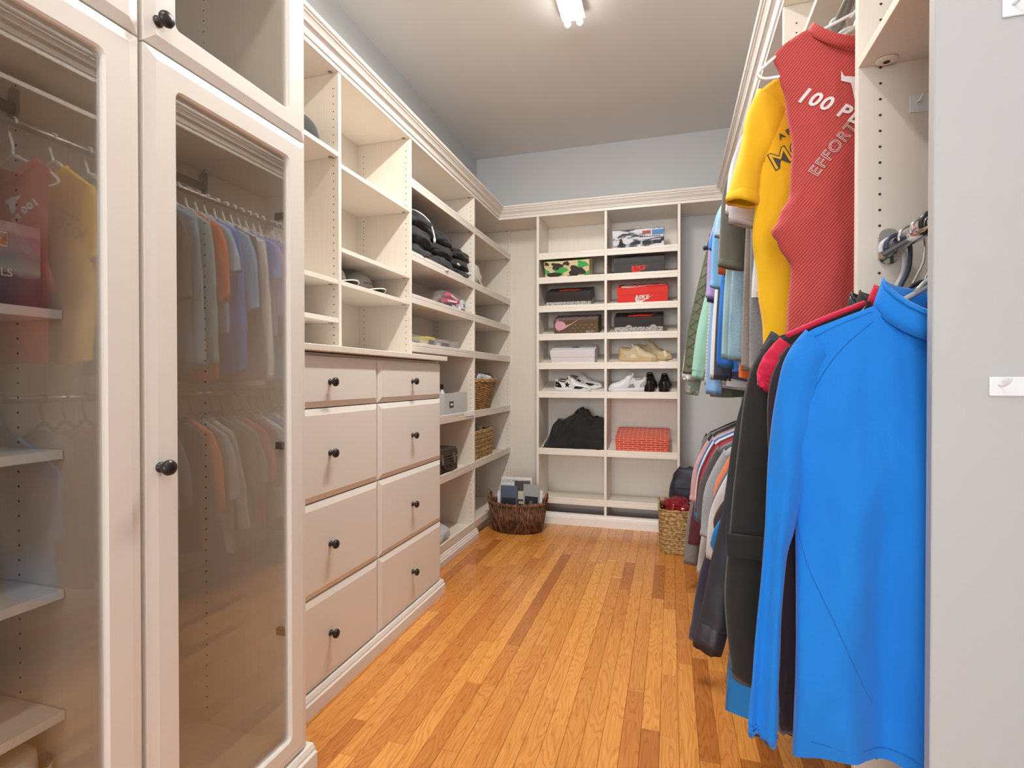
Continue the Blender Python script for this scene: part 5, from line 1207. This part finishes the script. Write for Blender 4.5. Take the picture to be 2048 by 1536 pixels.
print_on(g, bv, bull, wprint, -.030, -.318, 1, radians(-8), name='bull_emblem', cuts=2)
hanger('wide white plastic hanger holding the red tank top', 1.42, XU, ZU, .247, whitep, 'tube', drop=.032, sl=.42)
yellow = fabric((.86, .50, .005))
g, body, bv, tf = garment('t_shirt', 'golden yellow t-shirt with black print, behind the red tank', 't-shirt', 1.56, XU, ZU, yellow, W=.252, nb=.085, nz=-.135, slope=.66,
    prof=[(-.25, .252), (-.33, .24), (-.42, .226), (-.50, .232), (-.596, .239), (-.74, .225), (-.867, .212), (-.92, .21)], L_=.92, T=.024, sleeve='short', collar='crew', dip=.06, fold=.011, res=1.8, seed=8,
    outer=[(.226, -.218), (.256, -.29), (.270, -.37), (.286, -.43), (.302, -.492)], inner=[(.150, -.30), (.185, -.38), (.214, -.43), (.218, -.465), (.221, -.512)], st=.026, cuff=(.022, 1.05))
print_on(g, bv, 'MOTIV', bprint, -.105, -.385, .066, radians(26), offset=.0022, shear=.0, spacing=1.02)
print_on(g, bv, 'MOTIV', yellow, -.105, -.385, .066, radians(26), offset=-.0004, shear=.0, spacing=1.02, dy=.0026, name='print_inline')
print_on(g, bv, 'APPAREL', bprint, -.125, -.335, .022, radians(28), spacing=1.5, offset=.0004)
for s in (-1, 1): seam_on(g, bv, [(s * .236, -.235), (s * .214, -.29), (s * .205, -.36), (s * .212, -.42)], fabric((.55, .28, .003)), .0012, 'sleeve_seam')
hanger('white plastic hanger holding the yellow tee', 1.56, XU, ZU, .22, whitep, 'tube')

def Wfor(px, Y, xr, ext):       # half width so that a sleeve edge reaches a chosen spot
    return None
def simple(Y, row, label, cat, color, kind='short', fk='plain', c2=None, name=None, reach=None, L_=None, hcol=whitep, cuff=None, sx=0, coll='crew', hk='tube', group=None, T=.014, W=None, sbot=None, rough=.85, quilt=False, slope=.5, fold=.007, hang=True, bare=False):
    xr, zr = (XU, ZU) if row == 'u' else (XL, ZL)
    reach = reach if reach else (.305 if row == 'l' else .300)
    m_ = fabric(color, fk, c2, rough); W_ = W or (reach - .068 if kind != 'long' else min(.228, max(.195, reach - .05)))
    ztip = -.135 - slope * (W_ - .085); sb = sbot or (.515 if kind == 'short' else .80)
    if kind == 'short':
        outer = [(W_ - .012, ztip + .012), (W_ + .025, ztip - .06), (reach - .012, ztip - .15), (reach, -sb + .01)]; inner = [(W_ - .075, ztip - .09), (W_ - .05, ztip - .17), (W_ - .032, -sb + .06), (W_ - .012, -sb - .012)]
    elif kind == 'long':
        ln_ = -sb - ztip; e_ = reach - W_ - .012; outer = [(W_ - .012, ztip + .012), (W_ + .012, ztip + ln_ * .14), (W_ + .012 + e_ * .35, ztip + ln_ * .38), (W_ + .012 + e_ * .78, ztip + ln_ * .70), (reach, -sb)]; inner = [(W_ - .075, ztip - .10), (W_ - .07, ztip + ln_ * .28), (W_ - .06 + e_ * .25, ztip + ln_ * .5), (W_ - .055 + e_ * .7, ztip + ln_ * .78), (reach - .070, -sb - .008)]
    else: outer = inner = None
    g = garment(name or ('t_shirt' if kind == 'short' else 'shirt'), label, cat, Y, xr, zr, m_, W=W_, L_=L_ or (.74 if kind == 'short' else .76), T=T, sleeve=None if kind == 'none' else kind, outer=outer, inner=inner, slope=slope, collar=coll, fold=fold, res=1.0 if Y < 2.2 else .8,
                group=group, cuff=cuff, st=T * .85, quilt=quilt, dip=.045)
    if hang and row == 'l' and hcol is whitep: hcol = [blackp, greyp, blackp, navyp][int(Y * 100) % 4]
    if hang: hanger(('%s hanger holding the ' % {'navy_plastic': 'navy plastic', 'white_plastic': 'white plastic', 'grey_plastic': 'grey plastic', 'black_plastic': 'black plastic', 'walnut': 'dark wooden'}[hcol.name]) + ' '.join(label.split(',')[0].split()[:11]), Y, xr, zr, W_ * .88, hcol, hk)
    return g
wood = plain('walnut', (.10, .045, .025), .35)
GU, GL = 'shirts on the upper rods', 'shirts on the lower rods'
# middle section upper, behind the yellow tee
simple(1.70, 'u', 'pale lavender-grey tee with a dark patterned neck, just behind the yellow tee', 't-shirt', (.50, .48, .55), reach=.286, sbot=.545)
simple(1.76, 'u', 'soft white tee peeking under the lavender-grey one', 't-shirt', (.70, .70, .70), reach=.290, sbot=.50)
simple(1.82, 'u', 'heather grey long-sleeved shirt with its hem showing beside the yellow tee', 'shirt', (.26, .27, .29), 'long', 'heather', reach=.212, sbot=.98, L_=.95)
simple(1.88, 'u', 'taupe long-sleeved shirt with a ribbed cuff', 'shirt', (.26, .22, .19), 'long', 'heather', reach=.228, sbot=.97, L_=.93)
simple(1.95, 'u', 'charcoal-olive tee with a broad sleeve band', 't-shirt', (.11, .105, .085), reach=.292, sbot=.60, cuff=(.022, 1.04))
# far section upper
simple(2.07, 'u', 'pale blue washed long-sleeved shirt, first in the far upper row', 'shirt', (.28, .44, .56), 'long', 'heather', reach=.252, sbot=.93, L_=.90)
simple(2.135, 'u', 'light teal long-sleeved shirt in the far upper row', 'shirt', (.30, .46, .50), 'long', reach=.268, sbot=.92, L_=.95)
simple(2.20, 'u', 'orange tee in the far upper row', 't-shirt', (.70, .13, .02), reach=.275, sbot=.60, L_=1.0)
simple(2.26, 'u', 'powder blue tee with a wavy sleeve edge, far upper row', 't-shirt', (.32, .50, .68), reach=.285, sbot=.44)
simple(2.32, 'u', 'royal blue long-sleeved shirt, far upper row', 'shirt', (.02, .17, .60), 'long', reach=.270, sbot=.95, L_=.96)
simple(2.385, 'u', 'sky blue tee with a wide hanging sleeve, far upper row', 't-shirt', (.17, .42, .66), reach=.290, sbot=.60, cuff=(.02, 1.03))
simple(2.445, 'u', 'midnight navy long-sleeved shirt, far upper row', 'shirt', (.035, .04, .075), 'long', reach=.272, sbot=1.0, L_=1.0)
simple(2.505, 'u', 'crisp white long-sleeved shirt, far upper row', 'shirt', (.68, .69, .70), 'long', reach=.284, sbot=1.0, L_=1.02)
simple(2.56, 'u', 'cobalt tee partly hidden above the sky blue sleeve', 't-shirt', (.02, .16, .52), reach=.288, sbot=.42)
simple(2.62, 'u', 'lavender tee with a banded sleeve, far upper row', 't-shirt', (.36, .28, .58), reach=.292, sbot=.60, cuff=(.028, 1.03))
simple(2.675, 'u', 'violet-blue tee just under the lavender sleeve', 't-shirt', (.06, .05, .36), reach=.286, sbot=.64)
simple(2.73, 'u', 'cornflower blue dress shirt with buttoned cuff, far upper row', 'shirt', (.22, .42, .72), 'long', reach=.284, sbot=1.02, L_=.98, coll='shirt', cuff=(.05, 1.05))
simple(2.785, 'u', 'dark navy tee whose sleeve points up at the wooden hanger', 't-shirt', (.03, .04, .075), reach=.300, sbot=.36, hcol=wood, hk='flat')
simple(2.84, 'u', 'ivory knit long-sleeved top, far upper row', 'shirt', (.62, .60, .56), 'long', 'hstripe', (.40, .40, .40), reach=.285, sbot=1.03, L_=1.05)
simple(2.895, 'u', 'mint green sweatshirt with a ribbed cuff', 'sweatshirt', (.32, .58, .47), 'long', reach=.345, sbot=.95, cuff=(.05, .9), name='sweatshirt', W=.20)
q1 = simple(2.95, 'u', 'olive green quilted jacket, broad among the upper shirts', 'jacket', (.095, .105, .060), 'long', reach=.385, sbot=.94, L_=1.08, T=.022, name='quilted_jacket', coll='shirt', rough=.5, quilt=True, W=.26, fold=.004, cuff=(.03, 1.03), hcol=wood, hk='flat')
bm = bmesh.new(); t_, body_, bv_, _ = q1; olv = fabric((.05, .056, .032))
for k in range(-9, 20):
    for s in (1, -1):
        P = []
        for i in range(26):
            X = -.25 + .5 * i / 25; Z = -.25 - k * .062 + s * X * 1.0
            if -1.06 < Z < -.2:
                h = bv_.ray_cast(Vector((X, -.4, Z)), Vector((0, 1, 0)))[0]
                if h: P.append((X, h.y - .0002, Z))
        if len(P) > 2: tube(bm, P, .0016, 4)
emit('quilt_stitching', bm, olv, t_)
sl_ = [c for c in t_.children if c.name.startswith('sleeve') and min(v.co.x for v in c.data.vertices) < -.3][0]
bs = BVHTree.FromPolygons([v.co.copy() for v in sl_.data.vertices], [tuple(p.vertices) for p in sl_.data.polygons]); bm = bmesh.new()
for k in range(0, 22):
    for s in (1, -1):
        for side_ in (-1,):
            P = []
            for i in range(24):
                X = -.39 + .20 * i / 23; Z = -.18 - k * .052 + s * X * .8 + (.0 if s > 0 else -.62)
                h = bs.ray_cast(Vector((X, -.4, Z)), Vector((0, 1, 0)))[0]
                if h: P.append((X, h.y - .0002, Z))
            if len(P) > 2: tube(bm, P, .0018, 4)
emit('sleeve_stitching', bm, olv, t_)
simple(3.01, 'u', 'white jacket hanging last, showing outside the olive quilted one', 'jacket', (.66, .66, .68), 'long', reach=.395, sbot=1.0, L_=1.02, W=.23, coll='shirt')
simple(3.045, 'u', 'sage grey print shirt at the very end of the upper row', 'shirt', (.30, .35, .31), 'long', 'print', (.55, .55, .5), reach=.375, sbot=1.08, L_=1.06, T=.010)
# far section lower (rod at 1.04)
kl = dict(row='l')
simple(1.36, 'l', 'blue tee with its wide hem showing below the slate jacket cuff', 't-shirt', (.01, .19, .52), reach=.318, sbot=.5, L_=.72, W=.300)
simple(1.50, 'l', 'dark brown tee on the lower rod beside the blue one', 't-shirt', (.06, .035, .03), reach=.305, sbot=.5, L_=.73, W=.285)
simple(1.58, 'l', 'navy tee on the lower rod of the middle section', 't-shirt', (.04, .06, .12), reach=.29, sbot=.5)
simple(1.66, 'l', 'raspberry red long raglan shirt on the lower rod', 'shirt', (.55, .012, .06), 'long', reach=.30, sbot=.56, L_=.74, W=.2)
simple(1.75, 'l', 'grey puffer-like vest over red on the lower rod', 'jacket', (.10, .095, .095), 'short', reach=.290, sbot=.36, rough=.5)
g = simple(1.84, 'l', 'white tee with a dark scribbled logo on its sleeve', 't-shirt', (.64, .64, .65), reach=.308, sbot=.515)
sv = [c for c in g[0].children if c.name.startswith('sleeve') and min(v.co.x for v in c.data.vertices) < -.2][0]
b5 = BVHTree.FromPolygons([v.co.copy() for v in sv.data.vertices], [tuple(p.vertices) for p in sv.data.polygons])
print_on(g[0], b5, 'Cur', bprint, -.272, -.445, .05, radians(62), shear=.4, name='sleeve_logo')
simple(1.92, 'l', 'slate blue tee on the lower rod next to the white logo tee', 't-shirt', (.11, .14, .20), reach=.300, sbot=.52)
simple(2.07, 'l', 'long navy sweatshirt with ribbed cuffs reaching low', 'sweatshirt', (.032, .030, .058), 'long', reach=.345, sbot=.83, W=.20, L_=.78, cuff=(.055, 1.0), T=.022, name='sweatshirt')
simple(2.13, 'l', 'orange-coral tee whose sleeve shows low on the rod', 't-shirt', (.80, .23, .10), reach=.275, sbot=.60)
simple(2.19, 'l', 'pale grey melange tee on the far lower rod', 't-shirt', (.36, .39, .44), 'short', 'heather', reach=.306, sbot=.52, cuff=(.02, 1.02))
simple(2.25, 'l', 'light grey long hoodie body with a worn print', 'hoodie', (.48, .47, .46), 'long', 'heather', reach=.318, sbot=.70, L_=.84, name='hoodie')
simple(2.32, 'l', 'charcoal tee on the far lower rod', 't-shirt', (.085, .085, .095), reach=.318, sbot=.52)
simple(2.39, 'l', 'second grey melange tee with a rolled edge', 't-shirt', (.20, .21, .23), 'short', 'heather', reach=.308, sbot=.50)
simple(2.46, 'l', 'crimson tee on the far lower rod', 't-shirt', (.42, .02, .035), reach=.306, sbot=.50)
simple(2.53, 'l', 'deep maroon tee on the far lower rod', 't-shirt', (.12, .018, .035), reach=.312, sbot=.53)
simple(2.60, 'l', 'white tee between the maroon and pink tees', 't-shirt', (.68, .64, .66), reach=.312, sbot=.50)
simple(2.66, 'l', 'blue tee with a bright sleeve end, below the pink tee', 't-shirt', (.01, .16, .50), reach=.312, sbot=.60)
simple(2.72, 'l', 'blush pink tee on the far lower rod', 't-shirt', (.62, .35, .35), reach=.328, sbot=.50, cuff=(.02, 1.03))
simple(2.78, 'l', 'faded teal tee beyond the pink one', 't-shirt', (.25, .36, .38), reach=.300, sbot=.46)
simple(2.84, 'l', 'wine-dark long-sleeved shirt beyond the pink tee', 'shirt', (.10, .016, .030), 'long', reach=.335, sbot=.76)
simple(2.90, 'l', 'black tee in the shadow of the grey cardigan', 't-shirt', (.016, .014, .016), reach=.300, sbot=.50)
simple(2.96, 'l', 'long heather grey cardigan, outermost at the far end of the lower rod', 'cardigan', (.20, .195, .19), 'long', 'heather', reach=.352, sbot=.90, L_=.92, name='cardigan', T=.02, W=.262, coll='shirt')
simple(3.02, 'l', 'black coat hidden behind the grey cardigan', 'coat', (.014, .013, .015), 'long', reach=.33, sbot=.84, L_=.84, name='coat', W=.25)
